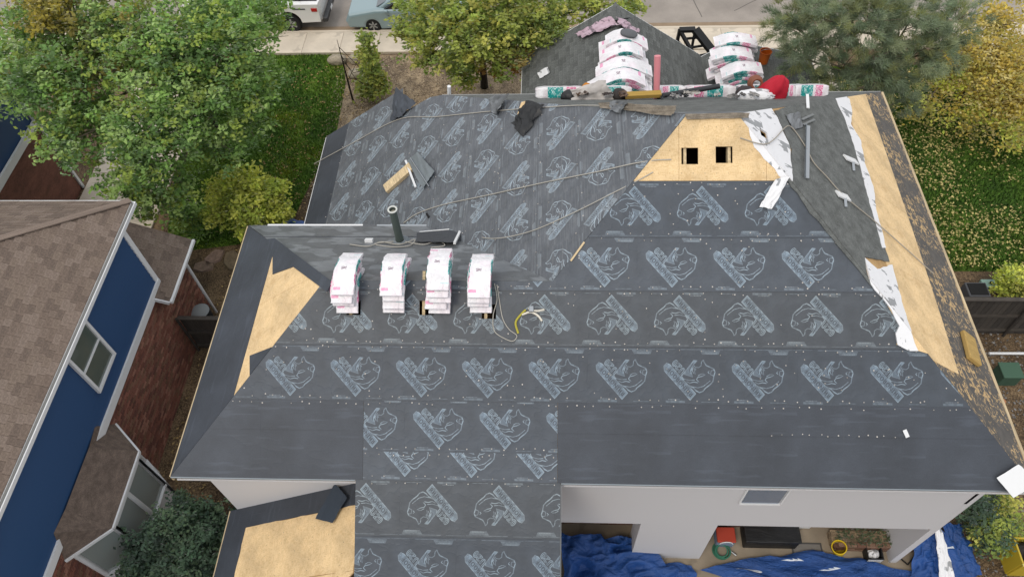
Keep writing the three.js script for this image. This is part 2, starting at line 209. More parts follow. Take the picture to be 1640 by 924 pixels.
for (const [poly, n, label, ys] of [[lawns.left, 42000, 'grass blades of the lawn under the leafy tree', 0.8], [lawns.right, 90000, 'grass blades of the lawn behind the fence', 0.2]]) {
  const xs = poly.map((p) => p[0]), zs = poly.map((p) => p[1]), b = [Math.min(...xs), Math.min(18, Math.max(...xs)), Math.min(...zs), Math.max(...zs)];
  scatter('grass', blade, vcol, n, (o, c) => { let p; do p = [rnd(b[0], b[1]), rnd(b[2], b[3])]; while (!inside(poly, p)); o.position.set(p[0], 0.012, p[1]); o.rotation.set(rnd(-0.5, 0.5), rnd(6.3), rnd(-0.5, 0.5)); o.scale.setScalar(rnd(0.6, 1.4)); const k = vnoise(p[0] * 1.1, p[1] * 1.1, 64, 3), g = rnd(0.7, 1.2); c.setRGB((0.09 + 0.36 * k * k * ys) * g, (0.2 + 0.24 * k * ys) * g, 0.025 * g); }, label, 'grass');
}
scatter('fallen_leaves', leafGeo, vcol, 6500, (o, c) => { let x, z; do { x = rnd(10.4, 18); z = rnd(-23.4, -14.1); } while (fbm(x * 0.7, z * 0.7 + 40, 64, 9, 3) < rnd(0.25, 0.72)); o.position.set(x, rnd(0.03, 0.09), z); o.rotation.set(rnd(-0.5, 0.5), rnd(6.3), rnd(-0.5, 0.5)); o.scale.setScalar(rnd(0.05, 0.12)); const g = rnd(0.6, 1.1); c.setRGB(0.5 * g, 0.42 * g, 0.16 * g); }, 'pale yellow fallen leaves on the dark lawn', 'leaves');

// ---------------------------------------------------------------- roof slopes
class Slope {
  constructor(o, u, v) { this.o = o; this.u = u.normalize(); this.v = v.normalize(); this.n = this.u.clone().cross(this.v).normalize(); }
  P(u, v, off = 0) { return this.o.clone().addScaledVector(this.u, u).addScaledVector(this.v, v).addScaledVector(this.n, off); }
  uv(p) { const d = p.clone().sub(this.o); return [d.dot(this.u), d.dot(this.v)]; }
  px(x, y) { const d = ray(x, y), t = this.o.clone().sub(CAM).dot(this.n) / d.dot(this.n); return this.uv(CAM.clone().addScaledVector(d, t)); }
  at(x, y, off = 0) { const [u, v] = this.px(x, y); return this.P(u, v, off); }
  pp(list) { return list.map(([x, y]) => this.px(x, y)); }
}
function clip(poly, f) { const r = []; for (let i = 0; i < poly.length; i++) { const a = poly[i], b = poly[(i + 1) % poly.length], fa = f(a), fb = f(b); if (fa >= 0) r.push(a); if ((fa >= 0) !== (fb >= 0)) { const t = fa / (fa - fb); r.push([a[0] + (b[0] - a[0]) * t, a[1] + (b[1] - a[1]) * t]); } } return r; }
const band = (poly, a, b, k = 1) => clip(clip(poly, (p) => p[k] - a), (p) => b - p[k]);
// a sheet lying on a slope: top at off(v), rim going down to the deck
function patchGeo(S, poly, off, map, holes = [], bottom = 0.001) {
  const fo = typeof off === 'function' ? off : () => off; let c = poly.map((p) => new THREE.Vector2(p[0], p[1])); if (THREE.ShapeUtils.isClockWise(c)) c.reverse();
  const hs = holes.map((h) => { const q = h.map((p) => new THREE.Vector2(p[0], p[1])); if (!THREE.ShapeUtils.isClockWise(q)) q.reverse(); return q; });
  const f = THREE.ShapeUtils.triangulateShape(c, hs), all = [...c, ...hs.flat()], pos = [], uv = [], idx = [];
  for (const p of all) { pos.push(...S.P(p.x, p.y, fo(p.y, p.x)).toArray()); uv.push(...map(p.x, p.y)); } idx.push(...f.flat());
  for (const ring of [c, ...hs]) for (let i = 0; i < ring.length; i++) { const a = ring[i], b = ring[(i + 1) % ring.length], k = pos.length / 3; for (const [p, o] of [[a, 0], [b, 0], [b, 1], [a, 1]]) { pos.push(...S.P(p.x, p.y, o ? bottom : fo(p.y, p.x)).toArray()); uv.push(...map(p.x, p.y)); } idx.push(k, k + 2, k + 1, k, k + 3, k + 2); }
  const g = new THREE.BufferGeometry(); g.setAttribute('position', new THREE.Float32BufferAttribute(pos, 3)); g.setAttribute('uv', new THREE.Float32BufferAttribute(uv, 2)); g.setIndex(idx); g.computeVertexNormals(); return g.toNonIndexed ? (() => { const q = g.toNonIndexed(); q.computeVertexNormals(); return q; })() : g;
}
const metres = (u, v) => [u, v];
const jag = (poly, a = 0.05, step = 0.18) => { const r = []; poly.forEach((p, i) => { const q = poly[(i + 1) % poly.length], n = Math.max(1, Math.round(Math.hypot(q[0] - p[0], q[1] - p[1]) / step)); for (let k = 0; k < n; k++) { const t = k / n; r.push([p[0] + (q[0] - p[0]) * t + (k ? rnd(-a, a) : 0), p[1] + (q[1] - p[1]) * t + (k ? rnd(-a, a) : 0)]); } }); return r; };
const HE = 5.5, S0 = 0.66, zf = -5.06, zb = -15.54, xL = -6.85, xR = 8.46, zw = -11.05, zr = -8.055, hr = 7.477, zm = -10.57, hm = HE + S0 * (zf - zm), SL = 0.69, x0 = 0.09, xA = x0 + (hm - hr) / SL, xB = 3.4, xw = -4.07, xC = x0 - (hr - HE) / SL;
const front = new Slope(V(0, HE, zf), V(1, 0, 0), V(0, S0, -1));
const left = new Slope(V(-6.72, hr + SL * (-6.72 - x0), 0), V(0, 0, 1), V(1, SL, 0));
const right = new Slope(V(xR, HE, 0), V(0, 0, -1), V(-(xR - xB), hm - HE, 0));
const wingL = new Slope(V(xL, HE, 0), V(0, 0, 1), V(xw - xL, hr - HE, 0));
const wingB = new Slope(V(0, HE, zw), V(-1, 0, 0), V(0, hr - HE, zr - zw));
const back = new Slope(V(0, HE, zb), V(-1, 0, 0), V(0, hm - HE, zm - zb));
const low = new Slope(V(-6.78, 2.72, 0), V(0, 0, 1), V(1, 0.56, 0));
const vOf = (z) => (zf - z) * Math.hypot(1, S0);
const FP = [[xL, 0], [-3.44, 0], [-3.44, -3.4], [0.24, -3.4], [0.24, 0], [xR, 0], [xB, vOf(zm)], [xA, vOf(zm)], [x0, vOf(zr)], [xw, vOf(zr)]];
const planLeft = (x, z) => left.uv(V(x, hr + SL * (x - x0), z));
const LP = [[x0, zr], [xA, zm], [xC, zb], [xC - 0.35, zb - 0.2], [-3.95, -15.8], [-4.1, -16.95], [-6.72, -16.95], [-6.72, -10.7], [xC, -10.9], [xC, zw]].map(([x, z]) => planLeft(x, z));
const rp = (x, z) => right.uv(V(x, HE + (hm - HE) * (xR - x) / (xR - xB), z)), RP = [rp(xR, zf), rp(xR, zb), rp(xB, zm)];
const WL = [[xL, zf], [xw, zr], [xL, zw]].map(([x, z]) => wingL.uv(V(x, HE + (hr - HE) * (x - xL) / (xw - xL), z)));
const WB = [[xw, zr], [x0, zr], [xC, zw], [xL, zw]].map(([x, z]) => wingB.uv(V(x, HE + (hr - HE) * (z - zw) / (zr - zw), z)));
const BP = [[xR, zb], [xC, zb], [xA, zm], [xB, zm]].map(([x, z]) => back.uv(V(x, HE + (hm - HE) * (z - zb) / (zm - zb), z)));

const house = thing('house', 'house with grey hip roof being reroofed, printed underlayment, bare sheathing, white walls', 'house');
const slopeG = (n, label) => { const g = new THREE.Group(); g.name = n; house.add(g); if (label) g.userData.label = label; return g; };
const gF = slopeG('roof_slope', 'long roof slope of printed underlayment above the patio'), gL = slopeG('roof_slope', 'side roof slope of printed underlayment beside the lawn'), gR = slopeG('roof_slope', 'half stripped hip slope with old shingles and bare sheathing'), gWL = slopeG('roof_slope', 'small hip slope with a bare sheathing triangle'), gWB = slopeG('roof_slope', 'small back slope of wrinkled grey underlayment'), gB = slopeG('roof_slope', 'street side slope under the bundles'), gLow = slopeG('roof_slope', 'low side roof with bare sheathing');
const sq = (c, h) => [[c[0] - h, c[1] - h], [c[0] + h, c[1] - h], [c[0] + h, c[1] + h], [c[0] - h, c[1] + h]];
const topHoles = [[1105, 250], [1160, 248]].map(([x, y]) => sq(front.px(x, y), 0.15)), lowHoles = [[566, 493], [683, 493], [783, 499]].map(([x, y]) => { const c = front.px(x, y); c[1] = clamp(c[1], 2.6, 3.22); return sq(c, 0.13); });
const deckM = M({ map: rep(T.osb, 1.25), color: 0xcfc4b4 });
part('roof_deck', patchGeo(front, FP, 0, metres, [...topHoles, ...lowHoles], -0.02), deckM, gF);
part('roof_deck', patchGeo(left, LP, 0, metres, [], -0.02), deckM, gL); const hipHole = sq(right.px(1222, 216), 0.1); part('roof_deck', patchGeo(right, RP, 0, metres, [hipHole], -0.02), deckM, gR); part('roof_deck', patchGeo(wingL, WL, 0, metres, [], -0.02), deckM, gWL); part('roof_deck', patchGeo(wingB, WB, 0, metres, [], -0.02), deckM, gWB); part('roof_deck', patchGeo(back, BP, 0, metres, [], -0.02), deckM, gB);
// one course of printed underlayment between v0 and v1; each laps the one below
let flip = 0;
const printSlackSheen = MT.print.clone(); printSlackSheen.map = T.printDustSheen; printSlackSheen.roughness = 0.5; printSlackSheen.bumpScale = 0.016;  // more wrinkled copy for the side slope, brighter by sheen painted in its map
const tints = [0xffffff, 0xf0f2f4, 0xe6e8ea, 0xf8f4ee].map((c) => { const m = MT.print.clone(); m.color.set(c); return m; });
function course(S, poly, v0, v1, parent, printed = true, holes = [], uHead, turned) {
  const p = band(poly, v0, v1); if (p.length < 3) return; const fl = turned === undefined ? flip++ % 2 : turned, H = 1.0, shift = uHead === undefined ? rnd(1) : 0.376 + (fl ? 1 : -1) * uHead / 1.2;
  const map = printed ? (u, v) => (fl ? [-(u / 1.2) + shift, 1 - (v - v0) / H] : [u / 1.2 + shift, (v - v0) / H]) : metres;
  const inb = holes.filter((h) => h.every((q) => q[1] > v0 && q[1] < v1));
  return part(printed ? 'underlayment_course' : 'membrane_course', patchGeo(S, p, (v) => 0.016 - 0.01 * clamp((v - v0) / H), map, inb), printed ? (S === left ? printSlackSheen : tints[flip++ % 4]) : MT.film, parent);
}
const xm0 = -3.31, xm1 = 0.19, mid = clip(clip(FP, (p) => p[0] - (p[1] < 0 ? -3.46 : xm0)), (p) => (p[1] < 0 ? 0.25 : xm1) - p[0]);
const FPin = clip(FP, (p) => p[1] + 0.0); // main slope only
const colPoly = (v0, v1) => [[v0 < -0.01 ? -3.44 : xm0, v0], [v0 < -0.01 ? 0.24 : xm1, v0], [v0 < -0.01 ? 0.24 : xm1, v1], [v0 < -0.01 ? -3.44 : xm0, v1]];
for (const [a, b, hx, hy, t] of [[-3.4, -3.0, 700, 920, 0], [-3.0, -2.0, 700, 920, 0], [-2.0, -0.99, 690, 895, 1], [-0.99, 0.0, 680, 825, 0], [0.0, 0.51, 660, 740, 1], [0.51, 1.42, 608, 685, 1]]) course(front, colPoly(a, b), a, b, gF, true, [], front.px(hx, hy)[0], t);
const FPl = clip(FPin, (p) => xm0 - 0.004 - p[0]), FPr = clip(FPin, (p) => p[0] - xm1 - 0.004);
for (const [a, b] of [[0, 0.88], [0.88, 1.42]]) { course(front, FPl, a, b, gF, false); course(front, FPr, a, b, gF, false); }
const FB = clip(FPin, (p) => p[1] - 1.42);
for (const [a, b, hx, hy, t] of [[1.42, 2.42, 900, 600, 1], [2.42, 3.42, 968, 520, 0], [3.42, 4.38, 980, 425, 1], [4.38, 5.4, 1005, 345, 0]]) course(front, FB, a, b, gF, true, lowHoles, front.px(hx, hy)[0], t);
{ // bare strand board panels round the vent holes, up to the ridge
  const top = clip(FPin, (p) => p[1] - 5.404), xs = [0.6, 2.35, 3.9, 6];
  for (let i = 0; i < 3; i++) { const q = clip(clip(top, (p) => p[0] - xs[i] - 0.003), (p) => xs[i + 1] - 0.003 - p[0]); if (q.length > 2) part('sheathing_panel', patchGeo(front, q, 0.012, metres, topHoles.filter((h) => h.every((p) => p[0] > xs[i] && p[0] < xs[i + 1]))), MT.osb, gF); }
}
// rafters seen through the holes, old flashing along the ridge
for (const h of [...topHoles, ...lowHoles]) { const x = h[0][0] + (h === topHoles[1] ? 0.25 : 0.07), v = h[0][1]; part('rafter', bar(front.P(x, v - 0.4, -0.1), front.P(x, v + 0.8, -0.1), 0.05, 0.14), MT.lumber, gF); }
part('ridge_flashing', patchGeo(back, clip(band(BP, BP[2][1] - 0.42, BP[2][1] + 0.01), () => 1), 0.02, metres), M({ map: rep(T.sheenFilm, 1.2), color: 0xffffff, roughness: 0.7 }), gB);
// side slope: membrane at the eave, then printed courses running along the eave
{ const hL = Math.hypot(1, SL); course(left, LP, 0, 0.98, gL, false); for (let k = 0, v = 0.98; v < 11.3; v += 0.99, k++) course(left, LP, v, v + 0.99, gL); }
// wing hip slope: membrane strip along the eave, bare sheathing triangle
{ const vS = (wingL.px(387, 600)[1] + wingL.px(436, 402)[1] + wingL.px(411, 500)[1]) / 3; const strip = band(WL, 0, vS); part('membrane_course', patchGeo(wingL, strip, 0.012, metres), MT.film, gWL);
  const tri = clip(WL, (p) => p[1] - vS - 0.004); for (const [a, b] of [[-20, -8.303], [-8.297, 0]]) part('sheathing_panel', patchGeo(wingL, band(tri, a, b, 0), 0.008, metres), MT.osb, gWL);
  const cap = wingL.pp([[424, 384], [437, 404], [437, 440], [470, 428], [524, 468], [533, 452], [470, 405], [440, 382]]); part('membrane_flap', patchGeo(wingL, cap, 0.02, metres), MT.film, gWL);
  const edge = clip(wingL.pp([[400, 570], [436, 556], [460, 560], [430, 600], [400, 610]]), (q) => { const [a, b] = [WL[0], WL[1]]; return -((b[0] - a[0]) * (q[1] - a[1]) - (b[1] - a[1]) * (q[0] - a[0])) * Math.sign(-((b[0] - a[0]) * (WL[2][1] - a[1]) - (b[1] - a[1]) * (WL[2][0] - a[0]))); }); if (edge.length > 2) part('membrane_flap', patchGeo(wingL, edge, 0.014, metres), MT.film, gWL);
}
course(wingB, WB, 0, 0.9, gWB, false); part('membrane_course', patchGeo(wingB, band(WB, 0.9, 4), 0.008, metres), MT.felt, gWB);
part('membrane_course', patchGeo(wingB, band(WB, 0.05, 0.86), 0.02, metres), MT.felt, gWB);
part('membrane_course', patchGeo(back, BP, 0.01, metres), MT.oldShingle, gB);
// stripped hip slope
{ const strip = right.pp([[1384, 145], [1400, 190], [1421, 250], [1440, 310], [1462, 370], [1486, 440], [1508, 510], [1532, 590]]);
  const eaveStrip = jag([[-zf - 0.05, 0.02], [-zb, 0.02], [-zb, 0.5], ...strip.map(([u, v]) => [u, Math.max(0.2, v)]), [7.0, 3], [-zf - 0.05, 3]], 0.025, 0.2);
  part('torn_felt_strip', patchGeo(right, clipTri(eaveStrip), 0.006, metres), MT.torn, gR);
  const osb = right.pp([[1350, 152], [1386, 150], [1421, 250], [1462, 370], [1508, 510], [1536, 600], [1470, 565], [1440, 480], [1412, 400], [1394, 310], [1372, 220]]);
  const n = 4; let us = osb.map((p) => p[0]); const u0 = Math.min(...us), u1 = Math.max(...us); for (let i = 0; i < n; i++) { const q = band(osb, u0 + (u1 - u0) * i / n + 0.003, u0 + (u1 - u0) * (i + 1) / n - 0.003, 0); if (q.length > 2) part('sheathing_panel', patchGeo(right, clipTri(q), 0.014, metres), MT.osb, gR); }
  const sh = ([[1240, 178], [1335, 152], [1352, 176], [1372, 232], [1388, 300], [1404, 360], [1418, 402], [1424, 420], [1384, 412], [1388, 440], [1396, 460], [1340, 392], [1290, 330], [1262, 290], [1268, 240]]);
  both('old_shingle_field', sh, MT.oldShingle, 0.024, 0.02);
  const w1 = right.pp([[1333, 150], [1348, 149], [1360, 160], [1364, 182], [1362, 200], [1378, 226], [1384, 262], [1398, 300], [1402, 336], [1412, 372], [1418, 398], [1412, 398], [1402, 360], [1388, 312], [1378, 272], [1368, 238], [1352, 190]]);
  part('white_membrane', patchGeo(right, clipTri(jag(w1, 0.015, 0.12)), 0.03, metres), MT.white, gR);
  const w2 = ([[1384, 414], [1404, 432], [1428, 425], [1436, 456], [1446, 494], [1456, 524], [1470, 562], [1456, 562], [1437, 552], [1434, 534], [1440, 522], [1418, 484], [1394, 455]]);
  both('white_membrane', w2, MT.white, 0.031, 0.015); both('sheathing_panel', [[1396, 456], [1420, 486], [1442, 524], [1436, 552], [1472, 562], [1512, 574], [1534, 600], [1560, 640], [1540, 560], [1500, 480]], MT.osb, 0.0135, 0.0, true);
  const w3 = front.pp([[1196, 180], [1230, 174], [1256, 192], [1286, 236], [1292, 288], [1256, 290], [1232, 262], [1208, 236], [1200, 210]]);
  const w3j = jag(w3, 0.015, 0.12), hipX = (v) => xR + (xB - xR) * v / vOf(zm); part('white_membrane', patchGeo(front, clip(clip(w3j, (q) => hipX(q[1]) - q[0]), (q) => vOf(zm) - q[1]), 0.024, metres), MT.white, gF);
  const w4 = right.pp([[1180, 176], [1230, 168], [1244, 190], [1264, 238], [1268, 292], [1210, 300]]); part('white_membrane', patchGeo(right, clipTri(jag(w4, 0.02, 0.12)), 0.034, metres, [hipHole]), MT.white, gR);
}
function both(name, px, mat, off, j, frontOnly) { // a torn sheet lapped over the hip onto the long slope
  const hx = (q) => xR + (xB - xR) * q[1] / vOf(zm) - q[0], f = clip(jag(front.pp(px), j, 0.15), hx), a = clipTri(jag(right.pp(px), j, 0.15));
  if (a.length > 2 && !frontOnly) part(name, patchGeo(right, a, off, metres), mat, gR); if (f.length > 2) part(name, patchGeo(front, f, off + 0.012, metres), mat, gF); }
function clipTri(p) { const e = RP; let r = p; for (let i = 0; i < 3; i++) { const a = e[i], b = e[(i + 1) % 3], c = e[(i + 2) % 3], s = Math.sign((b[0] - a[0]) * (c[1] - a[1]) - (b[1] - a[1]) * (c[0] - a[0])); r = clip(r, (q) => s * ((b[0] - a[0]) * (q[1] - a[1]) - (b[1] - a[1]) * (q[0] - a[0]))); } return r; }
// low side roof beyond the wall corner
{ const cut = (q) => clip(q, ([u, v]) => -3.44 - 1.179 * (u + 3.68) - 0.02 - (-6.78 + v * 0.8725)), LO = cut([[-5.4, 0], [-1.6, 0], [-1.6, 3.82], [-5.4, 3.82]]); part('roof_deck', patchGeo(low, LO, 0, metres, [], -0.02), deckM, gLow);
  part('membrane_course', patchGeo(low, [[-5.4, 0], [-1.6, 0], [-1.6, 0.62], [-4.95, 0.62], [-4.95, 3.8], [-5.4, 3.8]], 0.01, metres), MT.film, gLow);
  part('sheathing_panel', patchGeo(low, cut(jag([[-4.945, 0.625], [-3.72, 0.625], [-3.72, 3.8], [-4.945, 3.8]], 0.012)), 0.012, metres), MT.osb, gLow); part('sheathing_panel', patchGeo(low, cut([[-3.714, 0.625], [-1.6, 0.625], [-1.6, 3.8], [-3.714, 3.8]]), 0.012, metres), MT.osb, gLow);
}
// walls, soffits, fascias, openings
{ const W = MT.wallWhite, zW = -5.4, oh = 2.4;
  part('wall', new THREE.ExtrudeGeometry(new THREE.Shape([[0.1, 5.4], [8.1, 5.4], [8.1, oh], [3.63, oh], [3.63, 0], [2.01, 0], [2.01, oh], [0.1, oh]].map(([x, y]) => new THREE.Vector2(x, y))), { depth: 0.16, bevelEnabled: false }).translate(0, 0, zW - 0.16), W, house); part('wall', box(3.1, 5.4, 0.16, -5.05, 2.7, zW - 0.08), W, house); part('wall', box(3.66, 3.0, 0.16, -1.66, 1.5, zW - 0.1), W, house);
  part('porch_pier', box(1.6, oh - 0.01, 0.36, 2.82, oh / 2, zW - 0.342), W, house);
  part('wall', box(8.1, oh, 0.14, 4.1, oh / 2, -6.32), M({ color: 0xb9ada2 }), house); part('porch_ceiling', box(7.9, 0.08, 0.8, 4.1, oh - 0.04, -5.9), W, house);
  part('wall', box(0.16, 5.4, 10.0, 8.12, 2.7, -10.4), W, house); part('wall', box(0.16, 5.4, 5.5, -6.55, 2.7, -8.2), W, house); part('wall', box(4.0, 5.4, 0.16, -4.6, 2.7, -10.78), W, house); part('wall', box(10.5, 5.3, 0.16, 2.95, 2.65, -15.2), W, house); part('wall', box(0.16, 2.8, 6, -6.3, 1.4, -13.7), W, house);
  part('attic_floor', box(14.4, 0.06, 5.0, 0.8, 5.3, -8), MT.attic, house); part('attic_floor', box(10.5, 0.06, 4.6, 2.9, 5.3, -12.85), MT.attic, house);
  part('soffit', box(6.4, 0.03, 0.4, -3.62 - 0.0, HE - 0.2, -5.27), W, house); part('soffit', box(8.2, 0.03, 0.4, 4.36, HE - 0.2, -5.27), W, house);
  for (const [a, b] of [[xL, -3.45], [0.26, xR]]) { part('fascia', box(b - a, 0.17, 0.03, (a + b) / 2, HE - 0.13, zf - 0.07), MT.trimWhite, house); part('drip_edge', box(b - a, 0.03, 0.035, (a + b) / 2, HE - 0.006, zf + 0.012), MT.zinc, house); }
  part('fascia', box(0.035, 0.17, zf - zw, xL - 0.018, HE - 0.09, (zf + zw) / 2), MT.fasciaWood, house); part('fascia', box(0.05, 0.17, zf - zb, xR + 0.026, HE - 0.085, (zf + zb) / 2), MT.fasciaWood, house); part('fascia', box(xR - xC, 0.17, 0.04, (xR + xC) / 2, HE - 0.1, zb - 0.021), MT.trimWhite, house); part('fascia', box(xC - xL - 1.0, 0.16, 0.03, (xC + xL) / 2 - 0.4, HE - 0.09, zw - 0.016), MT.trimWhite, house);
  part('fascia', box(0.03, 0.14, 3.8, -6.8, 2.64, -3.5), MT.fasciaWood, house); part('fascia', box(0.04, 0.14, 6.2, -6.745, left.o.y - 0.1, -13.85), MT.trimWhite, house);
  part('fascia', bar(front.P(0.25, 0, -0.11), front.P(0.25, -3.4, -0.11), 0.03, 0.18), M({ color: 0x6f7275 }), house); part('cheek_wall', (() => { const s = new THREE.Shape([[5.06, 4.3], [3.7, 4.3], [3.7, 4.56], [5.06, 5.46]].map(([a, b]) => new THREE.Vector2(a, b))), g = new THREE.ExtrudeGeometry(s, { depth: 0.08, bevelEnabled: false }); g.rotateY(Math.PI / 2); g.translate(-3.43, 0, 0); return g; })(), W, house); part('wall', box(0.12, 2.6, 3.6, 0.12, 1.3, -3.6), W, house);
  part('wall', box(0.14, 2.6, 3.9, -6.5, 1.3, -3.45), W, house);
  // drip metal and ridge flashing at the wing's back eave
  part('flashing', box(2.2, 0.012, 0.07, -5.3, HE + 0.02, zw + 0.0), MT.trimWhite, house); part('flashing', box(1.35, 0.012, 0.06, -3.2, HE + 0.026, zw + 0.01), MT.metal, house);
  // window high in the patio wall
  const w0 = atZ(1200, 784, zW), w1 = atZ(1262, 784, zW), w2 = atZ(1185, 804, zW), win = new THREE.Group(); win.name = 'window'; house.add(win); const wy1 = 5.05, wy0 = w2.y, wx0 = w0.x, wx1 = w1.x, cx = (wx0 + wx1) / 2, cy = (wy0 + wy1) / 2;
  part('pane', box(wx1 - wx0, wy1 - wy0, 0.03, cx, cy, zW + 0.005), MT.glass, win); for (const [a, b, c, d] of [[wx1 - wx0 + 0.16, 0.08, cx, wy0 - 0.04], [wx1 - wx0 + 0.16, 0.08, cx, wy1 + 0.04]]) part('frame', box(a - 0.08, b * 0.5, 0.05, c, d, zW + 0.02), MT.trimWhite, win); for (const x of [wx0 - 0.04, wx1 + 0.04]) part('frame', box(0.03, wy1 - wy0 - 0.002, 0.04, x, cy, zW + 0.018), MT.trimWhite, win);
  // low brick courses at the back of the porch
  const bm = [0x8a5a48, 0x7a4d3f, 0x96705c, 0xa58a76].map((c) => M({ color: c, map: rep(T.speck, 0.6), roughness: 0.95 })), bg = rbox(0.2, 0.066, 0.06, 0.006), bw = new THREE.Group(); bw.name = 'brick_wainscot'; house.add(bw); part('mortar', box(8.0, 0.94, 0.03, 4.1, 0.47, -6.235), M({ color: 0xa39a90 }), bw);
  for (let r = 0; r < 12; r++) for (let i = 0; i < 24; i++) { const x = 0.35 + i * 0.212 + (r % 2) * 0.106; if (x > 0.3 && (x < 2.1 || x > 3.7)) { const m = part('brick', bg, bm[Math.floor(rnd(4))], bw); m.position.set(x, 0.045 + r * 0.077, -6.205 + rnd(-0.003, 0.003)); } }
  // door and its leaf on the porch
  const dr = new THREE.Group(); dr.name = 'door'; house.add(dr); part('leaf', rbox(0.92, 2.0, 0.05, 0.01, 5.9, 1.02, -6.19), MT.trimWhite, dr); part('handle', rbox(0.12, 0.03, 0.05, 0.01, 5.55, 1.0, -6.14), MT.metal, dr);
}
// cap nails: rows along every lap of the long slope and the side slope
{ const disc = new THREE.CylinderGeometry(0.011, 0.013, 0.008, 8), pts = [];
  const inS = (p, q) => inside(p.map((a) => [a[0], a[1]]), q);
  for (const v of [0.0, 0.51, 1.42, 2.42, 3.42, 4.38, 5.4]) for (let u = -6.6; u < 8.3; u += rnd(0.12, 0.26)) for (const dv of [-0.05, 0.07]) if (rnd() < 0.75) { const q = [u + rnd(-0.03, 0.03), v + dv + rnd(-0.02, 0.02)]; if ((v > 1 || (u > xm0 && u < xm1)) && inS(FP, q) && q[1] < 5.4) pts.push([front, q]); }
  for (let i = 0; i < 260; i++) { const q = [rnd(-6, 8), rnd(1.5, 5.3)]; if (inS(FP, q)) pts.push([front, q]); }
  for (let i = 0; i < 14; i++) pts.push([front, [4.0 + i * 0.16 + rnd(-0.05, 0.05), 0.9 + rnd(-0.02, 0.02)]]);
  const pl = []; for (let v = 0.98; v < 9; v += 0.99) for (let u = -16.6; u < -8.2; u += rnd(0.2, 0.45)) { const q = [u, v + rnd(-0.1, 0.1)]; if (inS(LP, q)) pl.push([left, q]); } for (let i = 0; i < 160; i++) { const q = [rnd(-16, -9), rnd(1, 9)]; if (inS(LP, q)) pl.push([left, q]); }
  for (const [list, g] of [[pts, gF], [pl, gL]]) { const im = scatter('cap_nails', disc, M({ color: 0xffffff, roughness: 0.5 }), list.length, (o, c, i) => { const [S, q] = list[i]; o.position.copy(S.P(q[0], q[1], 0.017)); o.quaternion.setFromUnitVectors(V(0, 1, 0), S.n); o.scale.set(1, 1, 1).multiplyScalar(rnd(0.75, 1.15)); const k = rnd(0.22, 0.55); c.setRGB(k, k * 0.93, k * 0.86); }); g.add(im); }
}
// street side gables
{ const gh = 3.0; const G = [[-0.82, 2.02, 'roof_slope'], [4.86, 2.02, 'roof_slope'], [4.88, 5.75, 'roof_slope'], [8.3, 5.75, 'roof_slope']];
  G.forEach(([xe, xr, n], i) => { const d = Math.sign(xr - xe), sl = i === 3 ? 0.225 : 0.66, S = new Slope(V(xe, gh, 0), V(0, 0, d), V(d, sl, 0)), zfar = i < 2 ? -20.4 : -20.3, L = Math.abs(xr - xe) * Math.hypot(1, sl), g = slopeG(n, i === 0 ? 'old grey shingled slope of the street gable' : undefined), poly = [[d * -15.28, 0], [d * zfar, 0], [d * zfar, L], [d * -15.28, L]];
    part('roof_deck', patchGeo(S, poly, 0, metres, [], -0.04), MT.oldShingle, g);
    const tabs = [], bx = box(1, 0.012, 0.155); for (let v = 0.06; v < L - 0.05; v += 0.135) for (let z = -15.4; z > zfar; ) { const w = Math.min(rnd(0.16, 0.36), z - zfar + 0.001); if (w < 0.02) break; tabs.push([d * (z - w / 2), v, w]); z -= w; }
    const im = scatter('old_shingles', bx, MT.oldShingle, tabs.length, (o, c, k) => { const [u, v, w] = tabs[k]; o.position.copy(S.P(u, v, 0.006)); const m = new THREE.Matrix4().makeBasis(S.u, S.n, S.v.clone().negate()); o.quaternion.setFromRotationMatrix(m); o.rotateX(0.05); o.scale.set(w - 0.006, rnd(0.8, 1.5), 1); const q = rnd(0.72, 1.12); c.setRGB(q, q, q); }); g.add(im);
    if (i !== 1 && i !== 2) part('fascia', box(0.03, 0.16, -15.3 - zfar, xe - d * 0.02, gh - 0.09, (zfar - 15.3) / 2), MT.trimWhite, house); part('fascia', bar(S.P(d * (zfar - 0.02), 0, -0.09), S.P(d * (zfar - 0.02), L, -0.09), 0.04, 0.18), MT.trimWhite, house);
  });
  part('wall', box(5.2, 2.9, 0.14, 2.02, 1.45, -20.1), MT.wallWhite, house); part('wall', box(0.14, 2.9, 4.8, -0.55, 1.45, -17.7), MT.wallWhite, house); part('wall', box(3.2, 2.9, 0.14, 6.6, 1.45, -20.0), MT.wallWhite, house); part('wall', box(0.14, 2.9, 4.8, 8.1, 1.45, -17.6), MT.wallWhite, house);
  part('downspout', limb(atZ(719, 138, -15.6), V(-2.7, 4.4, -15.65), 0.05, 0.05, 8), MT.trimWhite, house);
}
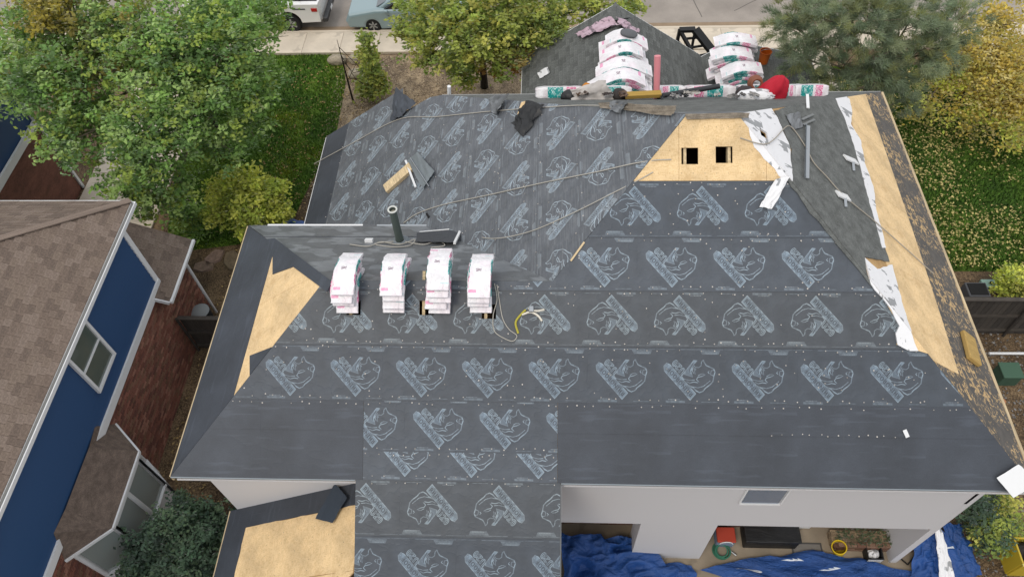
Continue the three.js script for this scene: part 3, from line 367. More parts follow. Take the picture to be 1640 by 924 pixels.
// ---------------------------------------------------------------- shingle bundles
// a wrapped bundle along a path; the wrap sags a little at the ends
function bundleGeo(path, across, w, th, segs = 26) {
  const pos = [], uv = [], idx = [], ring = [[-1, -1], [-0.94, -1], [0.94, -1], [1, -1], [1, -0.5], [1, 0.5], [1, 1], [0.94, 1.02], [0, 1.06], [-0.94, 1.02], [-1, 1], [-1, 0.5], [-1, -0.5]], R = ring.length, vs = [0.5, 0.52, 0.84, 0.86, 0.9, 0.95, 1.0, 1.03, 1.18, 1.33, 1.36, 1.4, 1.46, 1.5];
  const jit = hash(Math.round(path(0.5).x * 999), Math.round(path(0.5).z * 999), 3) * 10;
  for (let i = 0; i <= segs; i++) { const t = i / segs, c = path(t), d = path(Math.min(1, t + 0.01)).sub(path(Math.max(0, t - 0.01))).normalize(), nrm = across.clone().cross(d).normalize(); if (nrm.y < 0) nrm.negate(); const sag = 1 - 0.25 * Math.pow(Math.abs(2 * t - 1), 10);
    for (let k = 0; k <= R; k++) { const [a, b] = ring[k % R], n = (fbm(t * 8 + jit, k * 0.9 + jit, 64, 5, 3) - 0.5) * 0.05; const p = c.clone().addScaledVector(across, a * (w / 2 + n) * (0.97 + 0.03 * sag)).addScaledVector(nrm, b * th / 2 * sag + n * 0.5); pos.push(p.x, p.y, p.z); uv.push(jit > 5 ? 1 - t : t, (vs[k] - 0.5)); } }
  for (let i = 0; i < segs; i++) for (let k = 0; k < R; k++) { const a = i * (R + 1) + k, b = a + R + 1; idx.push(a, b, a + 1, a + 1, b, b + 1); }
  for (const i of [0, segs]) { const c = pos.length / 3, q = path(i / segs); pos.push(q.x, q.y, q.z); uv.push(i ? 1 : 0, 0.2); for (let k = 0; k < R; k++) { const a = i * (R + 1) + k; i ? idx.push(c, a, a + 1) : idx.push(c, a + 1, a); } }
  const g = new THREE.BufferGeometry(); g.setAttribute('position', new THREE.Float32BufferAttribute(pos, 3)); g.setAttribute('uv', new THREE.Float32BufferAttribute(uv, 2)); g.setIndex(idx); g.computeVertexNormals(); return g;
}
const ORD = ['top', 'second', 'third', 'fourth', 'fifth', 'sixth', 'seventh'];
// stack straddling a ridge; axis 'z': bundles run along z (ridge along x), axis 'x' the other way
function ridgeStack(c, axis, s1, s2, n, L, w, where, group, th = 0.085) {
  for (let k = 0; k < n; k++) { const sh = rnd(-0.045, 0.045), sl = (axis === 'x' ? rnd(-0.13, 0.13) : rnd(-0.04, 0.04)) + (n / 2 - k) * 0.014, r = 0.05 + k * 0.06, yw = axis === 'x' ? rnd(-0.14, 0.14) : rnd(-0.05, 0.05);
    const path = (t) => { const d0 = (t - 0.5) * L * 0.86 + sl, s = d0 > 0 ? s1 : s2, y = c.y + th * (k + 0.55) * 1.15 - s * (Math.sqrt(d0 * d0 + r * r) - r); return axis === 'z' ? V(c.x + sh + yw * d0, y, c.z + d0) : V(c.x + d0, y, c.z + sh + yw * d0); };
    solo('shingle_bundle', bundleGeo(path, axis === 'z' ? V(1, 0, 0) : V(0, 0, 1), w, th), MT.pack, `wrapped shingle bundle, ${ORD[n - 1 - k]}${n - 1 - k ? ' from top' : ''} of stack ${where}`, 'shingle bundle', group);
  }
}
[[557, 4, 'beside the bare sheathing triangle'], [634, 4, 'below the green vent pipe'], [706, 5, 'below the bent metal flashing'], [770, 4, 'beside the looped rope']].forEach(([x, n, where]) => { const p = front.at(x, 452); ridgeStack(V(p.x, hr + 0.012, zr + 0.02), 'z', S0, S0, n, 1.1, 0.385, where, 'bundles over the low ridge'); });
[[-16.45, 5, 'beside pink tube on large gable'], [-16.95, 5, 'behind pink tube on large gable'], [-17.75, 4, 'before grey cushion on large gable'], [-18.25, 4, 'under grey cushion on large gable']].forEach(([z, n, where], i) => ridgeStack(V(2.02 + (i < 2 ? -0.05 : 0.1), 4.89, z), 'x', 0.66, 0.66, n, i < 2 ? 1.75 : 1.35, 0.48, where, 'bundles on the street gable', 0.1));
[[-18.35, 5, 'behind red bag on smaller gable'], [-18.9, 6, 'in middle row on smaller gable'], [-19.45, 7, 'beside orange pail on smaller gable']].forEach(([z, n, where], i) => ridgeStack(V(5.55 + [0.12, -0.1, 0.08][i], 3.58, z), 'x', 0.3, 0.6, n, 1.35, 0.48, where, 'bundles on the smaller gable', 0.1));
// bundles lying along the street side slope, just below the ridge
{ const rows = [[857, 935, 'with a black sack on its end'], [946, 1012, 'behind the dark crumpled sack'], [1054, 1098, 'between pink tube and black roll'], [1098, 1178, 'above the long black roll'], [1184, 1240, 'under the brown hose coil'], [1246, 1272, 'beside the red bag'], [1266, 1326, 'at the torn white membrane']];
  rows.forEach(([xa, xb, where], i) => { const v = 1.35 + (i % 2) * 0.03, h = back.P(0, v).y, a = atZ(xa, 152, -14.3).x, b = atZ(xb, 152, -14.3).x, nn = 1; for (let k = 0; k < nn; k++) { const p0 = back.P(-a, v, 0.13), p1 = back.P(-b, v + rnd(-0.03, 0.03), 0.14); solo('shingle_bundle', bundleGeo((t) => p0.clone().lerp(p1, t), back.v.clone(), 0.56, 0.25), MT.pack, `plastic wrapped shingle bundle along the street eave ${where}`, 'shingle bundle', 'bundles along the street side slope'); } });
}
// ---------------------------------------------------------------- loose things on the roof
function cloth(c, n, amp, sd) { // crumpled sheet between four corners a b d e (in order round it)
  const [a, b, d, e] = c, pos = [], uv = [], idx = []; const nr = b.clone().sub(a).cross(e.clone().sub(a)).normalize(); if (nr.y < 0) nr.negate();
  for (let j = 0; j <= n; j++) for (let i = 0; i <= n; i++) { const s = i / n, t = j / n, p = a.clone().lerp(b, s).lerp(e.clone().lerp(d, s), t), r = 1 - Math.abs(fbm(s * 4 + sd, t * 4, 64, sd, 3) - 0.5) * 3.2; p.addScaledVector(nr, amp * r); const k = amp * 0.7; p.x += (vnoise(s * 7, t * 7, 64, sd + 3) - 0.5) * k; p.z += (vnoise(s * 7, t * 7, 64, sd + 4) - 0.5) * k; pos.push(p.x, p.y, p.z); uv.push(s * a.distanceTo(b), t * a.distanceTo(e)); }
  for (let j = 0; j < n; j++) for (let i = 0; i < n; i++) { const q = j * (n + 1) + i; idx.push(q, q + 1, q + n + 1, q + 1, q + n + 2, q + n + 1); }
  const g = new THREE.BufferGeometry(); g.setAttribute('position', new THREE.Float32BufferAttribute(pos, 3)); g.setAttribute('uv', new THREE.Float32BufferAttribute(uv, 2)); g.setIndex(idx); g.computeVertexNormals(); return g;
}
function lump(w, h, d, sd, rough = 0.35) { const g = new THREE.SphereGeometry(0.5, 28, 18), p = g.attributes.position; for (let i = 0; i < p.count; i++) { const x = p.getX(i), y = p.getY(i), z = p.getZ(i), k = 1 - rough / 2 + rough * fbm(x * 5 + 9, y * 5 + z * 4 + 9, 64, sd, 3); p.setXYZ(i, x * w * k, Math.max(-0.28, y) * h * k + h * 0.28, z * d * k); } g.computeVertexNormals(); return g; }
function onSlope(name, geo, mat, S, x, y, off, label, cat, turn = 0) { const m = solo(name, geo, mat, label, cat); m.position.copy(S.at(x, y, off)); m.quaternion.setFromRotationMatrix(new THREE.Matrix4().makeBasis(S.u, S.n, S.v.clone().negate())); m.rotateY(turn); return m; }
const ropePts = (S, l, off = 0.028) => l.map(([x, y, o]) => S.at(x, y, o === undefined ? off : o));
solo('rope', tube(ropePts(left, [[504, 263], [560, 233], [640, 192], [700, 188], [780, 180], [860, 174], [930, 170], [1010, 172]]), 0.011, 120), MT.rope, 'pale rope along the far edge of the side slope', 'rope');
solo('rope', tube([...ropePts(left, [[648, 358, 0.03], [664, 346], [700, 332], [790, 312], [880, 292], [960, 276], [1018, 263]]), ...ropePts(front, [[1050, 257], [1075, 256]])], 0.011, 120), MT.rope, 'pale rope from the vent pipe up to the bare sheathing', 'rope');
solo('rope', tube([...ropePts(wingB, [[690, 390], [735, 378]]), ...ropePts(left, [[800, 386, 0.1], [850, 372], [920, 342], [980, 312]]), ...ropePts(front, [[1028, 286], [1046, 276]])], 0.01, 120), MT.rope, 'thin pale rope crossing the hip below the bare sheathing', 'rope');
solo('rope', tube(ropePts(front, [[792, 454], [796, 480], [790, 505], [792, 530], [806, 541], [822, 546], [828, 538], [816, 528], [806, 512], [800, 482], [796, 456]]), 0.009, 110), MT.rope, 'loop of thin rope hanging below a bundle stack', 'rope');
solo('rope', tube(ropePts(wingB, [[560, 394], [590, 397], [610, 390], [640, 394], [664, 386], [655, 396], [630, 398], [600, 393], [640, 389], [680, 394], [700, 388], [712, 396], [690, 399]], 0.035), 0.011, 140), MT.rope, 'tangle of pale rope at the foot of the vent pipe', 'rope');
solo('cable', tube([...ropePts(front, [[1185, 222], [1222, 232]], 0.05), ...ropePts(right, [[1262, 205, 0.06], [1272, 214], [1290, 242], [1300, 262], [1322, 286], [1345, 312], [1400, 358], [1450, 402], [1492, 440]], 0.05)], 0.011, 100), MT.cable, 'thin cable across the old shingles onto the bare sheathing', 'cable');
{ // safety harness by the loop
  const t = thing('harness', 'yellow and white safety harness lying on the printed underlayment', 'harness'); const s = (l, m, n) => part(n, tube(ropePts(front, l, 0.03), 0.022, 30, 5), m, t);
  s([[830, 534], [826, 516], [836, 502], [842, 496]], M({ color: 0xa9a03c }), 'strap'); s([[836, 504], [850, 500], [862, 506], [868, 514]], M({ color: 0xd6d0c2 }), 'strap'); s([[846, 494], [858, 498], [872, 496]], M({ color: 0xc9c4b8 }), 'strap'); const b = part('buckle', rbox(0.09, 0.05, 0.12, 0.015), MT.metal, t); b.position.copy(front.at(851, 495, 0.05)); }
{ // vent pipe
  const b = wingB.at(641, 388), t = thing('vent_pipe', 'dark green metal vent pipe with pale rim on the small back slope', 'vent pipe', null, [b.x, b.y, b.z]); const m = M({ color: 0x59645f, roughness: 0.55, metalness: 0.2 });
  part('pipe', new THREE.CylinderGeometry(0.075, 0.085, 1.05, 20, 1, true).translate(0, 0.5, 0), m, t); part('rim', new THREE.TorusGeometry(0.085, 0.018, 10, 24).rotateX(Math.PI / 2).translate(0, 1.03, 0), M({ color: 0xc9cbc6, roughness: 0.5 }), t); part('inner', new THREE.CircleGeometry(0.073, 20).rotateX(-Math.PI / 2).translate(0, 0.94, 0), M({ color: 0xaaa79c }), t); part('base_flashing', new THREE.CylinderGeometry(0.1, 0.22, 0.14, 20, 1, true).translate(0, 0.04, 0), MT.zinc, t); }
{ const t = thing('bent_flashing', 'bent dark metal flashing with white folded end on the small back slope', 'flashing'); const P = (x, y, o) => wingB.at(x, y, o), q = [P(668, 376, 0.04), P(740, 376, 0.12), P(728, 396, 0.1), P(666, 390, 0.03)]; part('sheet', cloth(q, 10, 0.015, 4), M({ color: 0x4a4d52, metalness: 0.5, roughness: 0.5 }), t); part('folded_end', bar(P(740, 375, 0.14), P(728, 397, 0.1), 0.05, 0.05), MT.trimWhite, t); part('folded_edge', bar(P(672, 375, 0.05), P(738, 375, 0.13), 0.02, 0.02), MT.trimWhite, t); }
onSlope('metal_bracket', rbox(0.17, 0.08, 0.12, 0.012), MT.trimWhite, wingB, 591, 388, 0.04, 'small white metal bracket on the small back slope', 'bracket');
solo('wood_block', bar(left.at(621, 306, 0.07), left.at(662, 270, 0.07), 0.26, 0.12), MT.lumber, 'pale timber offcut lying on the side slope', 'timber');
{ const t = thing('metal_sheet', 'bent galvanised sheet beside the timber offcut on the side slope', 'sheet metal'); const P = (x, y, o) => left.at(x, y, o); part('panel', cloth([P(656, 262, 0.1), P(676, 250, 0.16), P(700, 278, 0.1), P(680, 304, 0.04)], 10, 0.02, 8), MT.zinc, t); part('flange', bar(P(655, 262, 0.13), P(668, 302, 0.06), 0.05, 0.03), MT.trimWhite, t); part('flange', bar(P(664, 260, 0.16), P(690, 302, 0.07), 0.015, 0.05), MT.metal, t); }
onSlope('shim', rbox(0.2, 0.02, 0.05, 0.006), MT.dark, left, 686, 346, 0.03, 'small black strip on the side slope above the flashing', 'strip', 0.5);
onSlope('lath', rbox(0.42, 0.02, 0.035, 0.004), MT.lumber, front, 925, 403, 0.03, 'short wooden lath on the hip below the ropes', 'lath', 0.95);
// torn underlayment flaps
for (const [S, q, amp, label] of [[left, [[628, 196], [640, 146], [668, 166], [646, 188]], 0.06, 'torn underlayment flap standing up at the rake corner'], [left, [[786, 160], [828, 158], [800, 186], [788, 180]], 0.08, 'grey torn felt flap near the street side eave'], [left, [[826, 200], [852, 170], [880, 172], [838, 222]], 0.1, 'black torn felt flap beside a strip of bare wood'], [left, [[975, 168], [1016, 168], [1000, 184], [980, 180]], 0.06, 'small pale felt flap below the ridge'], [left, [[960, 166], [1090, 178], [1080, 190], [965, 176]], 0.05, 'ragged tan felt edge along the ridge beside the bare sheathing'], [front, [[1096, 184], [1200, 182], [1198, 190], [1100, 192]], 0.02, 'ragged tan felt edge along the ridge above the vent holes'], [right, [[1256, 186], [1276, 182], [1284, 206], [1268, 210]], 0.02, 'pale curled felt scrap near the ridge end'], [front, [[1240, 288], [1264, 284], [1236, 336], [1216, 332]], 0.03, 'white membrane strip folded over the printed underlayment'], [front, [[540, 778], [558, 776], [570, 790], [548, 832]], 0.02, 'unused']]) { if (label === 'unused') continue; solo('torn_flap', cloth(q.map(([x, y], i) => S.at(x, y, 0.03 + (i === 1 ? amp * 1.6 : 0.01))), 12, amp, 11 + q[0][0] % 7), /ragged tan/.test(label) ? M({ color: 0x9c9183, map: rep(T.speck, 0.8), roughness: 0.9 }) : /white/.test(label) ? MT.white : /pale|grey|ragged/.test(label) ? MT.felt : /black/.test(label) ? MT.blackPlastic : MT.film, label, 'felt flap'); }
onSlope('bare_wood', rbox(0.16, 0.012, 0.52, 0.003), MT.osb, left, 836, 178, 0.03, 'narrow strip of bare sheathing beside the black flap', 'board', 1.3);
solo('torn_flap', cloth([low.at(508, 832, 0.05), low.at(543, 778, 0.12), low.at(562, 800, 0.1), low.at(536, 840, 0.06)], 10, 0.02, 5), M({ color: 0x2e3844, roughness: 0.6 }), 'dark membrane offcut lying on the low side roof', 'felt flap');
onSlope('insulation_board', (() => { const g = rbox(0.36, 0.1, 0.68, 0.03); return g; })(), M({ map: rep(T.lumber, 0.7), color: 0xd6c795 }), right, 1551, 560, 0.06, 'dirty yellow board lying on the torn felt strip', 'board', 1.35);
{ const t = thing('metal_channel', 'long grey metal channel lying on the old shingles', 'channel'); const P = (x, y, o = 0.05) => right.at(x, y, o); part('web', bar(P(1291, 204), P(1289, 288), 0.09, 0.02), MT.metal, t); part('flange', bar(P(1287, 204, 0.08), P(1285, 288, 0.08), 0.012, 0.06), MT.zinc, t); part('flange', bar(P(1282, 194), P(1300, 186), 0.05, 0.02), MT.metal, t); part('flange', bar(P(1284, 202), P(1302, 194), 0.05, 0.02), MT.metal, t); }
for (const [x, y, n, l] of [[1361, 258, 0, 'white angled roof bracket beside the white membrane'], [1348, 316, 1, 'white angled roof bracket under the cable']]) { const t = thing('roof_bracket', l, 'bracket'); const c = right.at(x, y, 0.05); part('plate', bar(right.at(x - 10, y - 4, 0.05), right.at(x + 9, y + 4, 0.05), 0.16, 0.03), MT.trimWhite, t); part('arm', bar(right.at(x + 2, y + 4, 0.06), right.at(x + 4, y + 18, 0.05), 0.05, 0.025), MT.metal, t); }
onSlope('white_scrap', rbox(0.07, 0.008, 0.14, 0.003), MT.trimWhite, front, 1451, 694, 0.03, 'small white scrap on the plain dark membrane', 'scrap', 0.4);
{ const P = front.at(1622, 768, 0.05); const m = solo('white_sheet', cloth([front.at(1593, 764, 0.07), front.at(1628, 742, 0.08), front.at(1660, 770, 0.1), front.at(1618, 795, 0.12)], 8, 0.012, 6), MT.trimWhite, 'white metal sheet hanging over the eave corner', 'sheet metal'); }
solo('white_stick', bar(right.at(1290, 154, 0.06), right.at(1291, 176, 0.06), 0.06, 0.02), MT.trimWhite, 'short white metal strip below the last eave bundle', 'strip');
// clutter on the street side slope near the ridge
{ const B = (x, off = 0.04, v = 1.9) => { const p = atZ(x, 165, -13.6); return back.P(-p.x, v, off); };
  const put = (name, geo, mat, x, off, v, label, cat, turn = 0) => { const m = solo(name, geo, mat, label, cat); m.position.copy(B(x, off, v)); m.rotation.y = turn; return m; };
  const heap = (x, v, L, cols, label) => { const t = thing('debris_heap', label, 'debris'); for (let i = 0; i < 9; i++) { const c = B(x, 0.05 + rnd(0.1), v + rnd(-0.2, 0.2)), a = rnd(6.3), w = rnd(0.12, 0.3), h = rnd(0.07, 0.16); c.x += rnd(-L / 2, L / 2); const u = V(Math.cos(a), 0, Math.sin(a) * 0.5).multiplyScalar(w / 2), q = V(-Math.sin(a) * 0.6, rnd(-0.4, 0.7), Math.cos(a)).multiplyScalar(h / 2); part('scrap', cloth([c.clone().sub(u).sub(q), c.clone().add(u).sub(q), c.clone().add(u).add(q), c.clone().sub(u).add(q)], 7, 0.06, 100 + i + x), M({ color: cols[i % cols.length], roughness: 0.75 }), t); } };
  put('sack', lump(0.5, 0.32, 0.34, 21), MT.blackPlastic, 915, 0.0, 2.0, 'black plastic sack on the end of a bundle', 'sack'); put('sack', lump(0.4, 0.36, 0.34, 25), M({ color: 0x2a2422, roughness: 0.7 }), 994, 0.0, 2.1, 'dark brown crumpled sack between the bundles', 'sack');
  put('orange_pouch', lump(0.26, 0.6, 0.24, 29), M({ color: 0xc77f24, roughness: 0.7 }), 940, 0.0, 1.8, 'orange tool pouch beside the black sack', 'pouch'); heap(962, 2.3, 1.1, [0x4a3b34, 0x6a5648, 0x332a28, 0x9a8f86], 'brown torn roofing debris beside the dark sack');
  put('plank', rbox(0.82, 0.1, 0.16, 0.012), M({ map: rep(T.lumber, 0.8), color: 0xd2c078 }), 1030, 0.12, 2.35, 'yellowish timber plank below the pink tube', 'plank', 0.06);
  const tb = put('pink_tube', limb(V(0, 0, 0.1), V(-0.06, 0.95, -0.25), 0.07, 0.075, 14), M({ color: 0xd98a92, roughness: 0.5 }), 1054, 0.05, 2.0, 'pink rolled tube leaning on the bundles', 'tube');
  put('felt_roll', limb(V(-0.72, 0.05, 0.05), V(0.72, 0.16, -0.08), 0.06, 0.06, 14), M({ color: 0x26292d, roughness: 0.6 }), 1104, 0.08, 2.1, 'long black roll of felt in front of the bundles', 'roll', 0.06); heap(1100, 2.45, 1.7, [0x33363a, 0x8c8a88, 0x4a4d52, 0xa8a49e], 'torn black felt heap under the long black roll'); heap(1172, 2.5, 0.9, [0x8c8a88, 0x5c5a5a, 0xb5b1ac], 'grey torn scraps beside the black heap');
  put('hose_coil', (() => { const l = []; for (let i = 0; i < 4; i++) l.push(new THREE.TorusGeometry(0.15 - i * 0.012, 0.032, 8, 24).translate(0, 0, i * 0.05)); return merge(l).rotateX(-0.5).translate(0, 0.3, 0); })(), M({ color: 0x7d4a34, roughness: 0.6 }), 1214, 0.1, 1.8, 'brown hose coil standing on a bundle', 'coil');
  put('red_bag', (() => { const g = lump(0.62, 0.8, 0.5, 43, 0.6), p = g.attributes.position; for (let i = 0; i < p.count; i++) { const y = p.getY(i), k = 1.15 - 0.75 * y; p.setX(i, p.getX(i) * k + y * 0.3); p.setZ(i, p.getZ(i) * k); } g.computeVertexNormals(); return g; })(), M({ color: 0xb5122c, roughness: 0.75 }), 1234, 0, 2.1, 'red fabric bag slumped beside the hose coil', 'bag'); put('white_debris', lump(0.8, 0.3, 0.36, 47, 0.8), MT.white, 1208, 0, 2.4, 'crumpled white membrane below the red bag', 'membrane'); put('sack', lump(0.4, 0.36, 0.3, 49), M({ color: 0x3a3436 }), 1194, 0.05, 2.15, 'small dark sack beside the crumpled white membrane', 'sack');
  put('torn_paper', cloth([V(-0.6, 0.3, 0.1), V(0.2, 0.5, 0), V(0.5, 0.1, 0.3), V(-0.5, 0.05, 0.35)], 12, 0.1, 51), M({ color: 0xb7b2ae }), 955, 0.05, 1.9, 'crumpled grey paper wrap over the debris', 'paper');
  const gl = new Slope(V(-0.82, 3, 0), V(0, 0, 1), V(1, 0.66, 0)), gr = new Slope(V(4.86, 3, 0), V(0, 0, -1), V(-1, 0.66, 0));
  const gp = (S, l, o) => l.map(([x, y]) => S.at(x, y, o)), wrapM = M({ color: 0xd8bcc9, map: rep(T.white, 0.9), roughness: 0.45, bumpMap: rep(T.wrinkle, 0.6), bumpScale: 0.01 });
  solo('pink_wrap', cloth(gp(gl, [[924, 60], [982, 30], [992, 44], [936, 64]], 0.08), 16, 0.1, 53), wrapM, 'crumpled pink plastic wrap on the gable shingles', 'wrap'); solo('pink_wrap', cloth(gp(gr, [[984, 30], [1021, 54], [1012, 62], [986, 44]], 0.08), 14, 0.1, 57), wrapM, 'second twist of pink wrap over the gable ridge', 'wrap');
  const cu = solo('grey_cushion', lump(0.5, 0.2, 0.34, 59, 0.3), M({ color: 0x5a5c60, roughness: 0.8 }), 'grey cushion on top of the gable bundles', 'cushion'); cu.position.set(2.25, 5.32, -18.25); cu.rotation.z = -0.2;
  solo('white_scrap', cloth([gl.at(862, 118, 0.03), gl.at(878, 108, 0.04), gl.at(882, 118, 0.03), gl.at(866, 128, 0.03)], 6, 0.03, 61), MT.white, 'pale paper scrap on the gable shingles', 'scrap');
  const op = thing('orange_pail', 'orange plastic pail beside the bundles on the smaller gable', 'pail', null, [6.62, 3.4, -19.5]); part('bucket', new THREE.CylinderGeometry(0.17, 0.14, 0.4, 20, 1, true).translate(0, 0.2, 0), M({ color: 0xc0601c, roughness: 0.5 }), op); part('rim', new THREE.TorusGeometry(0.172, 0.015, 8, 24).rotateX(Math.PI / 2).translate(0, 0.4, 0), M({ color: 0xb05618 }), op); part('handle', new THREE.TorusGeometry(0.17, 0.008, 6, 20, Math.PI).rotateX(0.5).translate(0, 0.38, 0), MT.metal, op);
  solo('ridge_cap', (() => { const l = []; for (const [S] of [[gl], [gr]]) { } l.push(cloth([V(1.55, 4.62, -19.9), V(2.02, 4.93, -20.42), V(2.5, 4.62, -20.1), V(2.02, 4.95, -19.5)], 8, 0.02, 63)); return merge(l); })(), MT.oldShingle, 'loose grey cap sheet over the far gable peak', 'shingle');
}
{ // black ramp frame beyond the gables, standing on the driveway
  const t = thing('ramp_frame', 'black steel ramp frame with rungs standing between the gables', 'ramp'); const m = M({ color: 0x1a1a1b, roughness: 0.5, metalness: 0.4 }); const A = atH(1089, 48, 3.1), B = atH(1114, 47, 3.1), C = atH(1149, 92, 2.5), D = atH(1118, 99, 2.5), E = atH(1085, 66, 2.6);
  part('cross_bar', bar(A, B, 0.2, 0.1), m, t); part('side_rail', bar(B, C, 0.3, 0.12), m, t); part('side_rail', bar(A, D, 0.1, 0.1), m, t); part('side_rail', bar(A, E, 0.12, 0.1), m, t); part('side_rail', bar(E, D, 0.08, 0.08), m, t); for (let i = 1; i < 4; i++) part('rung', bar(A.clone().lerp(D, i / 3.6), B.clone().lerp(C, i / 3.6), 0.06, 0.06), m, t); part('cross_bar', bar(D, C, 0.2, 0.1), m, t); for (const q of [A, B, C, E]) part('leg', bar(q, q.clone().setY(0.1), 0.08, 0.08), m, t);
}
// ---------------------------------------------------------------- patio things
{ const TM = M({ map: rep(T.tarp, 2.6, 1.3), roughness: 0.6, bumpMap: rep(T.crease, 1.1), bumpScale: 0.014 }), TP = M({ map: rep(T.plainTarp, 1.5), roughness: 0.6, bumpMap: rep(T.crease, 1.1), bumpScale: 0.014 });
  const tarp = (pts, n, amp, sd, mat, label, y = 0.05) => solo('tarp', cloth(pts.map(([x, yy, h]) => atH(x, yy, h === undefined ? y : h)), n, amp, sd), mat, label, 'tarp', undefined);
  tarp([[900, 856, 0.35], [1000, 862, 0.25], [1090, 918, 0.06], [898, 990, 0.1]], 40, 0.24, 71, TP, 'crumpled blue tarp in the porch corner beside the white pier'); tarp([[940, 880, 0.1], [1110, 908, 0.06], [1130, 990, 0.05], [930, 990, 0.05]], 36, 0.12, 73, TP, 'blue tarp edge spread before the white pier');
  tarp([[1122, 912], [1300, 882], [1480, 920], [1480, 1010]], 40, 0.14, 75, TM, 'long blue tarp with white mark on the patio'); tarp([[1468, 862, 0.3], [1508, 846, 0.5], [1566, 940], [1452, 960]], 40, 0.12, 77, TM, 'blue tarp with white swoosh round the house corner'); tarp([[1506, 838, 0.6], [1536, 838, 0.4], [1572, 920], [1520, 930]], 30, 0.1, 79, TP, 'steep blue tarp draped beside the house corner');
  tarp([[1497, 842, 0.7], [1506, 842, 0.7], [1530, 925, 0.25], [1505, 925, 0.25]], 16, 0.05, 81, MT.white, 'white printed plastic strip between two blue tarps');
  const at = (x, y, h = 0) => atH(x, y, h);
  let p = at(1236, 868, 0.3); let t = thing('deck_box', 'long black deck box against the porch wall', 'deck box', null, [p.x, 0.01, -5.92]); part('body', rbox(1.25, 0.46, 0.5, 0.03, 0, 0.23, 0), MT.blackPlastic, t); part('lid', rbox(1.29, 0.06, 0.54, 0.02, 0, 0.49, 0), MT.blackPlastic, t); for (const x of [-0.3, 0.3]) part('latch', rbox(0.16, 0.06, 0.02, 0.006, x, 0.42, 0.262), M({ color: 0x08080a }), t);
  p = at(1163, 856, 0.4); t = thing('cooler', 'red cooler with white lid edge beside the pier', 'cooler', null, [p.x, 0.01, -5.85]); part('body', rbox(0.42, 0.36, 0.34, 0.03, 0, 0.18, 0), M({ color: 0x6f7f92 }), t); part('lid', rbox(0.44, 0.07, 0.36, 0.025, 0, 0.39, 0), M({ color: 0xa33a26 }), t); part('handle', new THREE.TorusGeometry(0.15, 0.012, 6, 18, Math.PI).translate(0, 0.3, 0.19), MT.trimWhite, t);
  p = at(1156, 884); t = thing('garden_hose', 'coiled green garden hose on the patio beside the cooler', 'hose', null, [p.x, 0.03, p.z]); for (let i = 0; i < 4; i++) part('loop', new THREE.TorusGeometry(0.2 - i * 0.02, 0.018, 8, 30).rotateX(Math.PI / 2 + rnd(-0.1, 0.1)).translate(rnd(-0.03, 0.03), 0.02 + i * 0.035, rnd(-0.02, 0.02)), M({ color: 0x2f6b55 }), t); part('nozzle', limb(V(0.2, 0.05, 0), V(0.32, 0.05, 0.1), 0.02, 0.03), MT.metal, t);
  p = at(1294, 885); t = thing('door_mat', 'grey door mat with dark border on the patio', 'mat', null, [p.x, 0.008, p.z]); part('border', rbox(0.72, 0.014, 0.46, 0.006, 0, 0.008, 0), M({ color: 0x4c4a48 }), t); part('pile', rbox(0.64, 0.012, 0.38, 0.005, 0, 0.018, 0), M({ color: 0x77736e, bumpMap: rep(T.grain, 0.1), bumpScale: 0.004 }), t);
  p = at(1340, 884); t = thing('yellow_bucket', 'yellow bucket tipped beside the door mat', 'bucket', null, [p.x, 0.01, p.z]); const g = new THREE.Group(); part('shell', new THREE.CylinderGeometry(0.16, 0.13, 0.34, 22, 1, true).rotateZ(0.25).translate(0, 0.19, 0), M({ color: 0xc9a914, roughness: 0.5 }), t); part('base', new THREE.CircleGeometry(0.13, 20).rotateX(-Math.PI / 2).rotateZ(0.25).translate(0.04, 0.03, 0), M({ color: 0xb4950f }), t); part('rim', new THREE.TorusGeometry(0.162, 0.012, 8, 24).rotateX(Math.PI / 2).rotateZ(0.25).translate(-0.042, 0.355, 0), M({ color: 0xd2b31c }), t);
  p = at(1395, 890); t = thing('milk_crate', 'black crate with white stripes holding tools', 'crate', null, [p.x, 0.01, p.z]); for (const [x, z, w, d] of [[0, 0.16, 0.36, 0.02], [0, -0.16, 0.36, 0.02], [0.17, 0, 0.02, 0.3], [-0.17, 0, 0.02, 0.3]]) part('side', box(w, 0.28, d, x, 0.14, z), MT.blackPlastic, t); part('bottom', box(0.32, 0.02, 0.3, 0, 0.02, 0), MT.blackPlastic, t); for (let i = 0; i < 3; i++) part('stripe', box(0.34, 0.025, 0.006, 0, 0.06 + i * 0.08, 0.174), MT.trimWhite, t); part('contents', lump(0.26, 0.24, 0.24, 87, 0.8).translate(0, 0.06, 0), MT.white, t);
  p = at(1442, 888); t = thing('folding_stand', 'folded thin metal stand lying on the patio', 'stand', null, [p.x, 0.02, p.z]); part('leg', bar(V(-0.35, 0.02, -0.25), V(0.1, 0.03, 0.25), 0.025, 0.025), MT.dark, t); part('leg', bar(V(0.1, 0.03, 0.25), V(0.45, 0.03, -0.1), 0.025, 0.025), MT.dark, t); part('leg', bar(V(-0.3, 0.02, 0.2), V(0.05, 0.06, -0.2), 0.025, 0.025), MT.dark, t); part('seat', rbox(0.22, 0.02, 0.3, 0.008, -0.1, 0.06, -0.05), MT.zinc, t);
